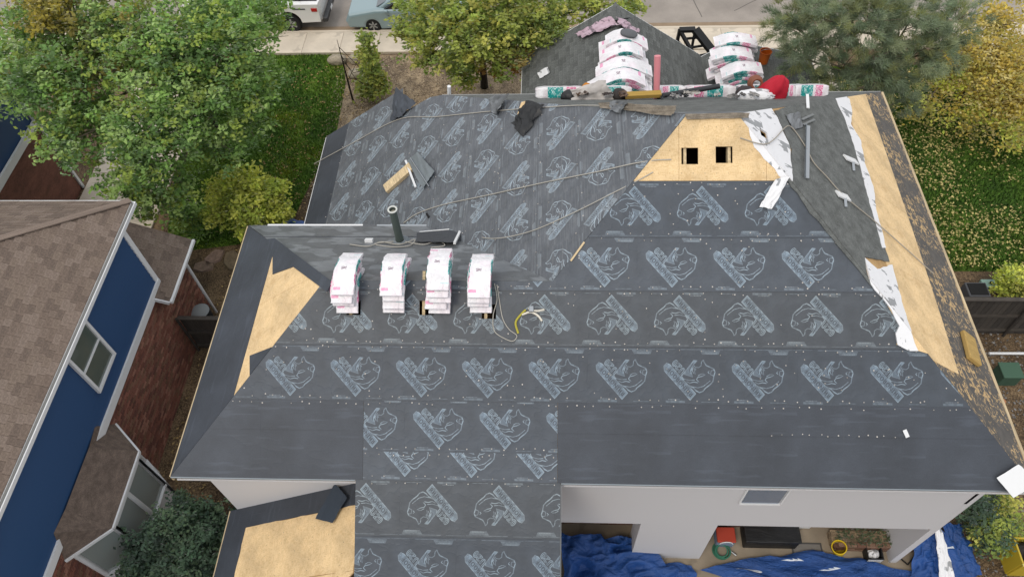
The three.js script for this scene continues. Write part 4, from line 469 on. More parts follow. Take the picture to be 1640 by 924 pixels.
  // brick planter in front of the porch opening
  p = at(1400, 858, 0.3); t = thing('brick_planter', 'low weathered brick planter with scraggly plants under the porch', 'planter', null, [p.x, 0.008, -5.9]); const bm = [0x86604f, 0x9b7a66, 0x74533f].map((c) => M({ color: c, map: rep(T.speck, 0.5) })), bg = rbox(0.2, 0.07, 0.1, 0.008); for (let r = 0; r < 4; r++) for (let i = 0; i < 9; i++) { const b = part('brick', bg, bm[Math.floor(rnd(3))], t); b.position.set(-0.86 + i * 0.212 + (r % 2) * 0.1, 0.04 + r * 0.082, 0.2 + rnd(-0.006, 0.006)); } part('soil', box(1.95, 0.26, 0.3, 0, 0.13, -0.01), M({ map: rep(T.dirt, 0.8) }), t);
  const fl = scatter('foliage', leafGeo, leafM, 420, (o, c) => { o.position.set(rnd(-0.9, 0.9), rnd(0.26, 0.55), rnd(-0.15, 0.25)); o.rotation.set(rnd(-1.5, 1.5), rnd(6.3), 0); o.scale.setScalar(rnd(0.04, 0.1)); const g = rnd(0.6, 1.2); c.setRGB(0.09 * g, 0.13 * g, 0.05 * g); }); fl.name = 'foliage'; t.add(fl);
  p = at(1620, 900); t = thing('yellow_bin', 'yellow open bin with dark contents beside the house corner', 'bin', null, [p.x + 0.1, 0.01, p.z]); for (const [x, z, w, d] of [[0, 0.3, 0.62, 0.04], [0, -0.3, 0.62, 0.04], [0.31, 0, 0.04, 0.56], [-0.31, 0, 0.04, 0.56]]) part('side', rbox(w, 0.8, d, 0.01, x, 0.4, z), M({ color: 0xb89f2c, roughness: 0.55 }), t); part('contents', lump(0.56, 0.6, 0.52, 91, 0.8).translate(0, 0.4, 0), M({ color: 0x2b2826 }), t); part('rim', rbox(0.7, 0.04, 0.06, 0.01, 0, 0.81, 0.31), M({ color: 0xc9b96a }), t);
}
// ---------------------------------------------------------------- neighbouring house
const nb = thing('neighbor_house', 'neighbouring house with brown shingle roof, navy siding and red brick base', 'house');
{ const sN = 0.45, ex = -10.03, eh = 5.3, zF = -12.0, Sn = new Slope(V(ex, eh, 0), V(0, 0, -1), V(-1, sN, 0)), k = Math.hypot(1, sN), D = 5.2, gN = new THREE.Group(); gN.name = 'roof_slope'; nb.add(gN);
  const far = new Slope(V(0, eh, zF), V(-1, 0, 0), V(0, sN, 1)), gFar = new THREE.Group(); gFar.name = 'roof_slope'; nb.add(gFar);
  const NP = [[0.5, 0], [-zF, 0], [-zF - D, D * k], [0.5, D * k]]; part('roof_deck', patchGeo(Sn, NP, -0.004, metres, [], -0.05), MT.brown[1], gN);
  const FPn = [[-ex, 0], [-ex + 14, 0], [-ex + 14 - D, D * k], [-ex + D, D * k]]; part('roof_deck', patchGeo(far, FPn, -0.004, metres, [], -0.05), MT.brown[1], gFar);
  const mkTabs = (S, poly, umin, umax, vmax) => { const r = []; let row = 0; for (let v = 0.07; v < vmax; v += 0.14, row++) for (let u = umin + rnd(-0.2, 0); u < umax;) { const w = rnd(0.14, 0.34); if (inside(poly, [u + 0.02, v]) && inside(poly, [u + w - 0.02, v]) && inside(poly, [u + w / 2, v + 0.07])) r.push([u + w / 2, v, w]); u += w; } return r; };
  const place = (o, S, [u, v, w]) => { o.position.copy(S.P(u, v, 0.006)); o.quaternion.setFromRotationMatrix(new THREE.Matrix4().makeBasis(S.u, S.n, S.v.clone().negate())); o.rotateX(0.055); o.scale.set(w - 0.006, rnd(0.8, 1.7), 1); };
  const bx = box(1, 0.012, 0.16), field = (S, poly, umin, umax, vmax, g, most) => { const tabs = mkTabs(S, poly, umin, umax, vmax).map((t) => [t, S.P(t[0], t[1])]), vis = (p) => { const d = p.clone().sub(CAM), z = d.dot(fw); return { x: PW / 2 + FOC * d.dot(rt) / z, y: PH / 2 - FOC * d.dot(up) / z, z }; };
    const seen = tabs.map(([t, p]) => [t, vis(p)]).sort((a, b) => a[1].z - b[1].z), on = seen.filter(([, q]) => q.x > 0 && q.y < PH && q.y > 0).slice(0, most), set = new Set(on.map((q) => q[0])), rest = seen.filter(([t]) => !set.has(t)).map((q) => q[0]);
    for (const [t] of on) place(part('shingle', bx, MT.brown[Math.floor(rnd(5))], g), S, t);
    const im = scatter('more_shingles', bx, M({ map: rep(T.speck, 0.9), roughness: 0.95 }), rest.length, (o, c, i) => { place(o, S, rest[i]); c.set([0x8d7c70, 0x857469, 0x938277, 0x7d6d63, 0x8a796e][Math.floor(rnd(5))]); }); im.name = 'more_shingles'; g.add(im); };
  field(Sn, NP, 0.6, 12, D * k, gN, 280); field(far, FPn, 10, 24, D * k, gFar, 0);
  part('hip_cap', bar(V(ex, eh + 0.03, zF), V(ex - D, eh + D * sN + 0.03, zF + D), 0.16, 0.03), MT.brown[2], nb);
  part('gutter', box(0.1, 0.1, 11.6, ex + 0.06, eh - 0.06, -6.2), MT.trimWhite, nb); part('gutter_inner', box(0.05, 0.02, 11.5, ex + 0.06, eh - 0.005, -6.2), M({ color: 0x6a6a68 }), nb); part('fascia', box(0.03, 0.18, 11.6, ex - 0.012, eh - 0.13, -6.2), MT.trimWhite, nb); part('fascia', box(14, 0.18, 0.04, ex - 7.0, eh - 0.1, zF - 0.022), MT.trimWhite, nb);
  // navy lap siding above, brick below
  const wx = -10.2, sid = new THREE.Group(); sid.name = 'siding'; nb.add(sid); for (let i = 0; i < 14; i++) { const b = part('siding_board', box(0.018, 0.168, 10.9), MT.navy, sid); b.position.set(wx + 0.012, 3.1 + i * 0.16, -5.95); b.rotation.z = 0.15; }
  part('wall', box(0.2, 5.1, 10.8, wx - 0.115, 2.55, -5.95), MT.navy, nb); part('wall', box(12, 5.1, 0.2, -16.3, 2.55, -11.3), MT.navy, nb);
  part('corner_board', box(0.05, 2.3, 0.15, wx + 0.03, 4.1, -11.34), MT.trimWhite, nb); part('belt_board', box(0.07, 0.22, 10.9, wx + 0.04, 2.9, -5.95), MT.trimWhite, nb); part('soffit', box(0.2, 0.03, 11.4, ex - 0.1, eh - 0.24, -6.1), MT.trimWhite, nb);
  const brickC = [0x8e5a4b, 0x9a6454, 0x7c5046, 0xa87866, 0x8d6853], bgeo = rbox(0.03, 0.066, 0.2, 0.005), bricks = []; part('mortar', box(0.02, 2.8, 12.0, wx - 0.005, 1.4, -6.75), M({ color: 0x77706a }), nb);
  for (let r = 0; r < 36; r++) for (let i = 0; i < 60; i++) { const z = -15.0 + i * 0.211 + (r % 2) * 0.105; if (z < -2.4 && z > -12.65) bricks.push([wx + 0.012, 0.04 + r * 0.0765, z]); }
  const im = scatter('bricks', bgeo, M({ map: rep(T.speck, 0.4), roughness: 0.95 }), bricks.length, (o, c, i) => { o.position.set(...bricks[i]); o.position.x += rnd(-0.002, 0.002); c.set(brickC[Math.floor(rnd(5))]); c.multiplyScalar(rnd(0.8, 1.25)); }); im.name = 'bricks'; nb.add(im);
  // window in the siding
  const win = new THREE.Group(); win.name = 'window'; nb.add(win); const z0 = -8.73, z1 = -7.82, y0 = 3.62, y1 = 4.98; part('pane', box(0.02, y1 - y0, z1 - z0, wx + 0.05, (y0 + y1) / 2, (z0 + z1) / 2), new THREE.MeshPhysicalMaterial({ color: 0x55605a, roughness: 0.06, clearcoat: 1 }), win); for (const y of [y0 - 0.035, y1 + 0.035]) part('frame', box(0.07, 0.07, z1 - z0 + 0.14, wx + 0.07, y, (z0 + z1) / 2), MT.trimWhite, win); for (const z of [z0 - 0.035, z1 + 0.035]) part('frame', box(0.07, y1 - y0 - 0.002, 0.07, wx + 0.07, (y0 + y1) / 2, z), MT.trimWhite, win); part('sash', box(0.03, 0.04, z1 - z0, wx + 0.075, 4.3, (z0 + z1) / 2), MT.trimWhite, win);
  // one storey part beyond the corner
  const lo = new Slope(V(-9.8, 2.72, 0), V(0, 0, -1), V(-1, 0.5, 0)), gLo = new THREE.Group(); gLo.name = 'roof_slope'; nb.add(gLo); const LOP = [[10.85, 0], [12.95, 0], [12.95, 3.4], [11.42, 3.4], [11.42, 0.36], [10.85, 0.36]]; part('roof_deck', patchGeo(lo, LOP, -0.004, metres, [], -0.05), MT.brown[3], gLo); field(lo, LOP, 10.8, 15.7, 3.4, gLo, 0);
  part('gutter', box(0.07, 0.08, 2.1, -9.76, 2.68, -11.9), MT.trimWhite, nb); part('fascia', bar(V(-9.8, 2.68, -10.83), V(-10.14, 2.84, -10.83), 0.03, 0.12), MT.trimWhite, nb); part('downspout', limb(V(-9.88, 2.66, -12.3), V(-9.88, 0.1, -12.3), 0.04, 0.04, 8), MT.trimWhite, nb);
  // bay window
  const bay = new THREE.Group(); bay.name = 'bay_window'; nb.add(bay); const bp = [[-10.17, -7.3], [-9.5, -6.72], [-9.5, -5.15], [-10.17, -4.55]], ep = [[-10.17, -7.5], [-9.38, -6.82], [-9.38, -5.05], [-10.17, -4.35]], tp = [[-10.17, -7.1], [-10.12, -6.6], [-10.12, -5.2], [-10.17, -4.7]];
  for (let i = 0; i < 3; i++) { const [ax, az] = bp[i], [bx2, bz] = bp[i + 1], L = Math.hypot(bx2 - ax, bz - az), n = i === 1 ? 2 : 1, dir = V(bx2 - ax, 0, bz - az).normalize();
    part('panel', bar(V(ax, 0.35, az), V(bx2, 0.35, bz), 0.08, 0.7), MT.trimWhite, bay); part('head', bar(V(ax, 2.36, az), V(bx2, 2.36, bz), 0.09, 0.3), MT.trimWhite, bay); part('sill', bar(V(ax, 0.74, az), V(bx2, 0.74, bz), 0.16, 0.06), MT.trimWhite, bay); part('pane', bar(V(ax, 1.48, az), V(bx2, 1.48, bz), 0.03, 1.44), new THREE.MeshPhysicalMaterial({ color: 0x8b9492, roughness: 0.06, clearcoat: 1 }), bay);  // pale pane colour stands in for reflected sky
    for (let j = 0; j <= n; j++) { const p = V(ax, 0, az).addScaledVector(dir, L * j / n); part('mullion', limb(p.clone().setY(0.0), p.clone().setY(2.4), 0.07, 0.07, 6), MT.trimWhite, bay); }
    const q = (pl, y, j) => V(pl[j][0], y, pl[j][1]), g = new THREE.BufferGeometry().setFromPoints([q(ep, 2.5, i), q(ep, 2.5, i + 1), q(tp, 3.2, i + 1), q(ep, 2.5, i), q(tp, 3.2, i + 1), q(tp, 3.2, i)]); g.setAttribute('uv', new THREE.Float32BufferAttribute([0, 0, 1, 0, 1, 1, 0, 0, 1, 1, 0, 1].map((t, m) => t * 1.2), 2)); g.computeVertexNormals(); part('bay_roof', g, MT.brown[3], bay); part('eave_trim', bar(q(ep, 2.47, i), q(ep, 2.47, i + 1), 0.06, 0.08), MT.trimWhite, bay); }
  // farther wing of the same house
  part('wall', box(6, 2.9, 6.4, -19.0, 1.45, -14.35), M({ color: 0x8a5a4b, map: rep(T.speck, 0.5) }), nb); part('belt_board', box(0.08, 0.24, 6.5, -15.98, 2.95, -14.3), MT.trimWhite, nb); part('wall', box(6, 2.2, 6.3, -19.05, 4.1, -14.3), MT.navy, nb); part('corner_board', box(0.1, 5.2, 0.1, -15.99, 2.6, -17.5), MT.trimWhite, nb); part('roof_slope', box(7, 0.12, 7.2, -19.3, 5.3, -14.3), MT.brown[0], nb);
}
// fallen leaf litter along the side yard
scatter('leaf_litter', leafGeo, vcol, 1500, (o, c) => { o.position.set(rnd(-10, -6.8), rnd(0.02, 0.06), rnd(-24, -4)); o.rotation.set(rnd(-0.4, 0.4), rnd(6.3), 0); o.scale.setScalar(rnd(0.05, 0.12)); const g = rnd(0.5, 1.1); c.setRGB(0.36 * g, 0.25 * g, 0.1 * g); }, 'dry leaf litter on the dirt between the houses', 'leaves');
scatter('leaf_litter', leafGeo, vcol, 5200, (o, c) => { const x = 12.6 + 5.5 * Math.sqrt(rnd()), z = -23.4 + 5.2 * rnd() * rnd(); o.position.set(x, rnd(0.03, 0.12), z); o.rotation.set(rnd(-0.5, 0.5), rnd(6.3), rnd(-0.5, 0.5)); o.scale.setScalar(rnd(0.06, 0.14)); const g = rnd(0.6, 1.1); c.setRGB(0.56 * g, 0.42 * g, 0.14 * g); }, 'golden leaf litter under the yellow autumn tree', 'leaves');
scatter('gravel', new THREE.IcosahedronGeometry(0.5, 0), vcol, 5200, (o, c) => { const w = rnd() < 0.55; o.position.set(w ? rnd(-8.1, -3) : rnd(9, 15), 0.01, w ? rnd(-24.5, -17) : rnd(-12.4, -5)); o.rotation.set(rnd(3), rnd(3), rnd(3)); o.scale.set(rnd(0.03, 0.1), rnd(0.02, 0.06), rnd(0.03, 0.1)); const g = rnd(0.5, 1.15), k = rnd(); c.setRGB((w ? 0.42 : 0.22) * g, (w ? 0.33 : 0.21) * g, (w ? 0.23 : 0.2) * g); }, 'loose stones and gravel on the bare ground', 'gravel');
[[326, 428, 'pinkish flagstone on the dirt, the angular one'], [343, 413, 'pinkish flagstone on the dirt, the broad one'], [372, 418, 'tan flagstone close to the eave']].forEach(([x, y, l], i) => { const p = atH(x, y, 0), g = new THREE.CylinderGeometry(0.3 + i * 0.04, 0.33 + i * 0.04, 0.07, 6 - (i % 2)); g.scale(1.1, 1, 0.7); g.rotateY(i); const m = solo('flagstone', g, M({ color: [0x9a8272, 0xa58a7c, 0x8c7a62][i], map: rep(T.speck, 1) }), l, 'flagstone'); m.position.set(p.x, 0.035, p.z); });
{ const m = M({ color: 0x6a6c66 }); for (const [x, y, l] of [[572, 98, 'pale boulder left beside the sapling'], [574, 122, 'pale boulder nearer the roof beside the sapling'], [540, 100, 'small pale boulder in the bare bed']]) { const p = atH(x, y, 0), b = solo('boulder', lump(0.75, 0.4, 0.5, x), M({ color: 0xb9ad98, map: rep(T.speck, 1) }), l, 'boulder'); b.position.set(p.x, 0.0, p.z); } }
// ---------------------------------------------------------------- fences and yard things
function fence(a, b, h, label, group) {
  const t = thing('fence', label, 'fence', group), d = b.clone().sub(a), L = d.length(), n = Math.floor(L / 0.152); d.normalize(); const side = V(-d.z, 0, d.x), wm = [0x8d8a86, 0x7d7a77, 0x96928d].map((c) => M({ map: rep(T.wood, 0.8), color: c })), bg = box(0.14, 1, 0.02);
  for (let i = 0; i < n; i++) { const m = part('board', bg, wm[Math.floor(rnd(3))], t); const p = a.clone().addScaledVector(d, i * 0.152 + 0.07); m.position.set(p.x, h / 2 + rnd(-0.02, 0.02), p.z); m.scale.y = h; m.rotation.y = Math.atan2(-d.z, d.x); }
  for (const y of [h + 0.02, h * 0.55, h * 0.14]) part('rail', bar(a.clone().addScaledVector(side, 0.045).setY(y), b.clone().addScaledVector(side, 0.045).setY(y), y > h ? 0.12 : 0.06, y > h ? 0.035 : 0.08), wm[2], t);
  for (let x = 0; x <= L; x += 2.2) { const p = a.clone().addScaledVector(d, x).addScaledVector(side, 0.09); part('post', limb(p.clone().setY(0), p.clone().setY(h + 0.05), 0.05, 0.05, 4), wm[1], t); }
}
{ const q = atH(1600, 478, 1.7); fence(V(8.4, 0, q.z), V(18, 0, q.z), 1.7, 'weathered grey plank fence between lawn and side yard'); const q2 = atH(320, 508, 1.6); fence(V(-10.1, 0, q2.z), V(-7.0, 0, q2.z), 1.6, 'weathered grey plank fence between the two houses'); }
{ let p = atH(318, 497, 0.9), t = thing('trash_can', 'dark trash can with grey domed lid beside the plank fence', 'trash can', null, [p.x, 0, p.z]); part('body', new THREE.CylinderGeometry(0.28, 0.23, 0.85, 20).translate(0, 0.43, 0), M({ color: 0x1d2023 }), t); part('lid', new THREE.SphereGeometry(0.3, 20, 8, 0, 6.3, 0, 1.2).scale(1, 0.45, 1).translate(0, 0.8, 0), M({ color: 0x878b8c }), t);
  p = atH(1622, 592, 0.5); t = thing('utility_box', 'green utility box in the gravel side yard', 'utility box', null, [p.x, 0, p.z]); part('body', rbox(0.5, 0.44, 0.44, 0.03, 0, 0.22, 0), M({ color: 0x35503f }), t); part('lid', rbox(0.54, 0.06, 0.48, 0.02, 0, 0.46, 0), M({ color: 0x3d5a48 }), t);
  p = atH(1566, 465, 0.5); t = thing('ac_unit', 'dark grey box unit behind the plank fence', 'box', null, [p.x, 0, p.z]); part('body', rbox(0.6, 0.55, 0.5, 0.03, 0, 0.28, 0), M({ color: 0x4b4c50 }), t); part('grille', rbox(0.5, 0.03, 0.4, 0.01, 0, 0.56, 0), MT.dark, t);
  p = atH(1590, 452, 0.2); t = thing('planter_tray', 'pale green tray on bare soil behind the fence', 'tray', null, [p.x, 0, p.z]); part('tray', rbox(0.5, 0.14, 0.3, 0.02, 0, 0.08, 0), M({ color: 0x7e9a92 }), t); part('cap', new THREE.CylinderGeometry(0.05, 0.05, 0.05, 14).translate(0, 0.17, 0), MT.dark, t);
  solo('drain_pipe', limb(atH(1585, 566, 0.06), atH(1650, 566, 0.06), 0.04, 0.04, 10), MT.trimWhite, 'white drain pipe across the gravel side yard', 'pipe'); solo('downspout_elbow', limb(V(8.75, 5.1, -7.0), V(8.8, 0.3, -7.0), 0.06, 0.06, 8), M({ color: 0x9c6b4c }), 'brown downspout beside the stripped hip slope', 'downspout');
  p = atH(467, 362, 0.1); const bt = solo('tarp', lump(0.9, 0.3, 0.5, 97, 0.6), M({ map: rep(T.plainTarp, 1), roughness: 0.45 }), 'crumpled blue tarp under the yellow green shrub', 'tarp'); bt.position.set(p.x, 0, p.z); }
// ---------------------------------------------------------------- vehicles parked along the street
const side = (pts, depth, bev = 0.06) => { const s = new THREE.Shape(pts.map(([x, y]) => new THREE.Vector2(x, y))), g = new THREE.ExtrudeGeometry(s, { depth: depth - bev * 2, bevelEnabled: true, bevelThickness: bev, bevelSize: bev * 0.7, bevelSegments: 3, curveSegments: 8 }); g.translate(0, 0, -(depth - bev * 2) / 2); return g; };
const arch = (cx, cy, r, n = 10) => { const a = []; for (let i = 0; i <= n; i++) { const t = Math.PI * (i / n); a.push([cx - Math.cos(t) * r, cy + Math.sin(t) * r]); } return a; };
function wheel(t, x, r, z, w, rimC) { const g = new THREE.Group(); g.name = 'wheel'; g.position.set(x, r, z); t.add(g); part('tyre', new THREE.TorusGeometry(r * 0.78, r * 0.24, 12, 32).scale(1, 1, w / (r * 0.48)), M({ color: 0x161616, roughness: 0.9 }), g); part('rim', new THREE.CylinderGeometry(r * 0.62, r * 0.62, w * 0.5, 24).rotateX(Math.PI / 2), M({ color: 0x3a3b3d, metalness: 0.5, roughness: 0.5 }), g); const l = []; for (let i = 0; i < 6; i++) l.push(box(r * 0.16, r * 0.55, 0.03, 0, r * 0.3, 0).rotateZ(i * Math.PI / 3)); part('spokes', merge(l).translate(0, 0, Math.sign(z) * w * 0.3), rimC, g); }
const paint = (c) => new THREE.MeshPhysicalMaterial({ color: c, roughness: 0.35, clearcoat: 0.8, clearcoatRoughness: 0.1, side: THREE.DoubleSide }), dglass = new THREE.MeshPhysicalMaterial({ color: 0x14181b, roughness: 0.08, clearcoat: 1 });
{ // pickup, seen from its side, tail towards the sedan
  const t = thing('pickup_truck', 'white pickup truck with tools in its open bed parked on the street', 'pickup truck', null, [-11.85, 0.008, -26.95]), P = paint(0xdcdcda), hw = 0.95; // x forward = -
  const low = [[2.75, 0.5], [2.78, 0.62], [2.8, 1.22], [0.55, 1.26], [-2.7, 1.22], [-2.95, 1.0], [-2.95, 0.52], ...arch(-1.95, 0.45, 0.48).reverse().map(([x, y]) => [x, y]).reverse(), [-1.4, 0.42], [0.9, 0.42], ...arch(1.55, 0.45, 0.5)];
  part('body', side([[2.72, 0.5], [2.76, 1.22], [0.62, 1.24], [-2.6, 1.2], [-2.9, 0.95], [-2.9, 0.5], ...arch(-1.95, 0.48, 0.46).map(([x, y]) => [x, y]), [-1.0, 0.42], [1.0, 0.42], ...arch(1.5, 0.48, 0.5)], hw * 2 - 0.5, 0.06), P, t);
  for (const s of [-1, 1]) part('bed_side', side([[2.72, 0.55], [2.76, 1.3], [0.6, 1.3], [0.6, 0.55], ...arch(1.5, 0.52, 0.5)], 0.24, 0.04).translate(0, 0, s * (hw - 0.12)), P, t);
  for (const s of [-1, 1]) part('cab_side', side([[0.62, 0.45], [0.62, 1.28], [-2.6, 1.22], [-2.9, 0.98], [-2.9, 0.5], ...arch(-1.95, 0.48, 0.46), [-1.2, 0.45]], 0.24, 0.04).translate(0, 0, s * (hw - 0.12)), P, t);
  part('cab', side([[0.55, 1.2], [0.42, 1.86], [-0.95, 1.88], [-1.6, 1.22]], 1.6, 0.1), P, t); part('side_window', side([[0.4, 1.3], [0.32, 1.76], [-0.88, 1.78], [-1.36, 1.3]], 1.66, 0.02), dglass, t); part('bed_floor', box(2.0, 0.05, 1.5, 1.68, 1.24 - 0.0, 0).translate(0, 0.02, 0), M({ color: 0x2a2b2d }), t); part('tailgate', rbox(0.08, 0.55, 1.5, 0.02, 2.76, 1.04, 0), P, t); part('bumper', rbox(0.2, 0.2, 1.8, 0.05, 2.92, 0.58, 0), M({ color: 0x2c2d2f, roughness: 0.5 }), t); part('badge', box(0.5, 0.05, 0.006, 2.0, 1.12, hw + 0.012), M({ color: 0x4a4c4e }), t);
  for (const s of [-1, 1]) { part('tail_light', rbox(0.24, 0.16, 0.05, 0.02, 2.6, 1.08, s * (hw - 0.0)), M({ color: 0xa8201c, roughness: 0.25 }), t); wheel(t, 1.5, 0.4, s * (hw - 0.14), 0.26, MT.metal); wheel(t, -1.95, 0.4, s * (hw - 0.14), 0.26, MT.metal); part('mirror', rbox(0.12, 0.2, 0.14, 0.03, -1.1, 1.36, s * (hw + 0.06)), MT.dark, t); }
  part('chassis', box(4.6, 0.5, 1.2, -0.2, 0.62, 0), M({ color: 0x6a6c6e }), t); part('license_plate', box(0.01, 0.12, 0.3, 3.025, 0.6, 0), MT.trimWhite, t);
  const ld = thing('ladder_rack', 'black rack and tools standing in the pickup bed', 'rack', null, [-10.2, 1.3, -26.95]); for (const x of [-0.5, 0.4]) { for (const z of [-0.7, 0.7]) part('upright', bar(V(x, 0, z), V(x, 0.55, z), 0.05, 0.05), MT.dark, ld); part('cross_bar', bar(V(x, 0.55, -0.75), V(x, 0.55, 0.75), 0.05, 0.05), MT.dark, ld); } part('tool_pile', lump(1.3, 0.35, 1.0, 101, 0.9), M({ color: 0x6e6f70 }), ld); }
{ // sedan, nose to the left
  const t = thing('sedan', 'pale blue grey sedan parked on the street behind the pickup', 'sedan', null, [-5.65, 0.008, -26.85]), P = paint(0x7f9499), hw = 0.88;
  part('body', side([[-2.28, 0.34], [-2.34, 0.52], [-2.22, 0.74], [-1.2, 0.92], [1.5, 0.96], [2.2, 0.92], [2.3, 0.6], [2.22, 0.32], ...arch(1.4, 0.33, 0.36).reverse(), [-1.0, 0.26], ...arch(-1.38, 0.33, 0.36).reverse()], hw * 2, 0.16), P, t);
  part('roof', side([[-1.2, 0.9], [-0.4, 1.38], [0.6, 1.42], [1.55, 0.94]], hw * 2 - 0.34, 0.14), P, t); part('side_window', side([[-0.88, 0.99], [-0.32, 1.32], [0.58, 1.35], [1.2, 0.99]], hw * 2 - 0.16, 0.05), dglass, t);
  const ws = new THREE.BufferGeometry().setFromPoints([V(-1.32, 0.95, -0.66), V(-1.32, 0.95, 0.66), V(-0.46, 1.42, 0.54), V(-1.32, 0.95, -0.66), V(-0.46, 1.42, 0.54), V(-0.46, 1.42, -0.54)]); ws.computeVertexNormals(); part('windshield', ws, new THREE.MeshPhysicalMaterial({ color: 0x39444a, roughness: 0.05, clearcoat: 1, side: THREE.DoubleSide }), t); part('chassis', box(3.8, 0.4, 1.3, 0, 0.42, 0), M({ color: 0x6a6c6e }), t); part('bumper', rbox(0.1, 0.16, 1.4, 0.04, -2.36, 0.42, 0), P, t);
  for (const s of [-1, 1]) { part('headlight', rbox(0.3, 0.13, 0.3, 0.05, -2.13, 0.7, s * 0.66), M({ color: 0xd8dcdc, roughness: 0.15 }), t); wheel(t, -1.38, 0.32, s * (hw - 0.12), 0.22, MT.metal); wheel(t, 1.4, 0.32, s * (hw - 0.12), 0.22, MT.metal); part('mirror', rbox(0.16, 0.12, 0.12, 0.03, -0.75, 1.02, s * (hw + 0.06)), P, t); part('door_handle', rbox(0.16, 0.03, 0.03, 0.01, 0.25, 0.84, s * (hw + 0.03)), P, t); }
}
// ---------------------------------------------------------------- trees and shrubs
const barkM = M({ color: 0x6a5f54, map: rep(T.wood, 0.6), roughness: 1 }), stick = M({ color: 0x7c6f60, roughness: 1 });
// clumps: [px, py, height, radius, weight, [colours]]; leaves gather in twig-sized sprays through each clump
function tree(name, label, category, base, topH, clumps, n, size, group, opt = {}) {
  const t = thing(name, label, category, group, base); const B = V(...base), cl = clumps.map(([x, y, h, r, w, c]) => ({ p: atH(x, y, h).sub(B), r, w: w * r * r, c })), tot = cl.reduce((a, c) => a + c.w, 0), r0 = opt.r || 0.16, fork = V(opt.lean ? opt.lean[0] : 0, topH * 0.45, opt.lean ? opt.lean[1] : 0), wood = [], tl = []; tl.push(limb(V(0, -0.05, 0), fork, r0, r0 * 0.7, 10)); tl.push(limb(fork, V(fork.x * 1.3, topH * 0.85, fork.z * 1.3), r0 * 0.7, r0 * 0.2, 8)); part('trunk', merge(tl), barkM, t);
  for (const c of cl) { const fk = V(fork.x, 0, fork.z).multiplyScalar(1.2).setY(topH * rnd(0.3, 0.8)), m = fk.clone().lerp(c.p, 0.55).add(V(rnd(-0.2, 0.2), rnd(-0.3, 0.1), rnd(-0.2, 0.2))); wood.push(limb(fk, m, r0 * 0.3, r0 * 0.2, 6), limb(m, c.p, r0 * 0.2, 0.02, 6)); for (let k = 0; k < 4; k++) { const e = c.p.clone().add(V(gauss(), gauss() * 0.7, gauss()).multiplyScalar(c.r)); wood.push(limb(m.clone().lerp(c.p, rnd(0.3, 1)), e, 0.022, 0.006, 5)); } } part('limbs', merge(wood), opt.pale ? stick : barkM, t);
  const sprays = []; for (const c of cl) { const k = Math.max(3, Math.round(n / (opt.spray || 26) * c.w / tot)); for (let i = 0; i < k; i++) { const d = V(gauss(), gauss(), gauss()).normalize(), rr = c.r * Math.pow(rnd(), 0.45) * (0.72 + 0.5 * rnd()); sprays.push({ p: c.p.clone().addScaledVector(d, rr).add(V(0, 0, 0)), d, c: c.c[Math.floor(rnd(c.c.length))], tw: rnd(0.75, 1.2) }); } }
  const per = opt.spray || 26, im = scatter('crown', opt.geo || leafGeo, leafM, sprays.length * per, (o, c, i) => { const s = sprays[Math.floor(i / per)], q = opt.sp || 0.24; o.position.copy(s.p).add(V(gauss() * q, gauss() * q * 0.6, gauss() * q)); if (opt.needle) { o.quaternion.setFromUnitVectors(V(0, 0, 1), s.d.clone().add(V(gauss() * 0.6, gauss() * 0.6 + 0.2, gauss() * 0.6)).normalize()); } else o.rotation.set(rnd(-1.1, 1.1), rnd(6.3), rnd(-0.5, 0.5)); o.scale.setScalar(size * rnd(0.65, 1.3)); const g = s.tw * rnd(0.75, 1.25); c.setRGB(s.c[0] * g, s.c[1] * g, s.c[2] * g); }); im.name = 'crown'; t.add(im); return t;
}
const G1 = [[0.19, 0.35, 0.065], [0.25, 0.43, 0.08], [0.14, 0.27, 0.06], [0.35, 0.5, 0.14], [0.33, 0.43, 0.06]], GY = [[0.2, 0.22, 0.03], [0.28, 0.24, 0.03], [0.14, 0.18, 0.03]], GY2 = [[0.42, 0.34, 0.02], [0.3, 0.27, 0.03]], GL = [[0.55, 0.6, 0.08], [0.44, 0.54, 0.07], [0.66, 0.68, 0.12]];
tree('leafy_tree', 'large leafy green tree between the neighbouring house and the lawn', 'tree', [-11.4, 0, -19.0], 6.5, [[40, 60, 6, 1.3, 1, G1], [120, 40, 6, 1.5, 1, [...G1, ...GY]], [72, 8, 7.2, 0.8, 1.4, GY2], [140, 120, 5.5, 1.3, 0.6, [...G1, ...GY]], [60, 140, 6, 1.2, 1, G1], [30, 110, 6.5, 1.0, 1, G1], [160, 190, 5, 1.1, 0.6, G1], [230, 90, 6, 1.3, 0.9, G1], [250, 190, 5, 1.2, 1, G1], [215, 250, 4.5, 1.1, 1, G1], [300, 40, 6.5, 1.3, 1, G1], [370, 60, 6, 1.3, 1, G1], [400, 130, 5, 1.1, 1, G1], [360, 10, 6, 1.2, 1, G1], [420, 20, 5, 1.0, 1, G1], [395, 190, 4, 0.8, 0.7, G1],  [280, 300, 3, 0.8, 0.8, G1], [100, 230, 5, 0.8, 0.8, G1], [190, 40, 6.5, 1.2, 1, [...G1, ...GY]], [240, 320, 2.6, 0.7, 0.8, G1], [300, 120, 5.5, 1.1, 0.9, G1], [120, 190, 4.6, 1.0, 0.8, G1], [200, 290, 3.4, 0.9, 0.9, G1], [310, 215, 4.2, 1.0, 0.8, G1], [355, 235, 3.6, 0.8, 0.7, G1], [335, 165, 5, 1.0, 0.8, G1], [270, 140, 5.6, 0.9, 0.8, G1]], 60000, 0.135, undefined, { r: 0.2, sp: 0.22, pale: true, lean: [0.3, 0.3] });
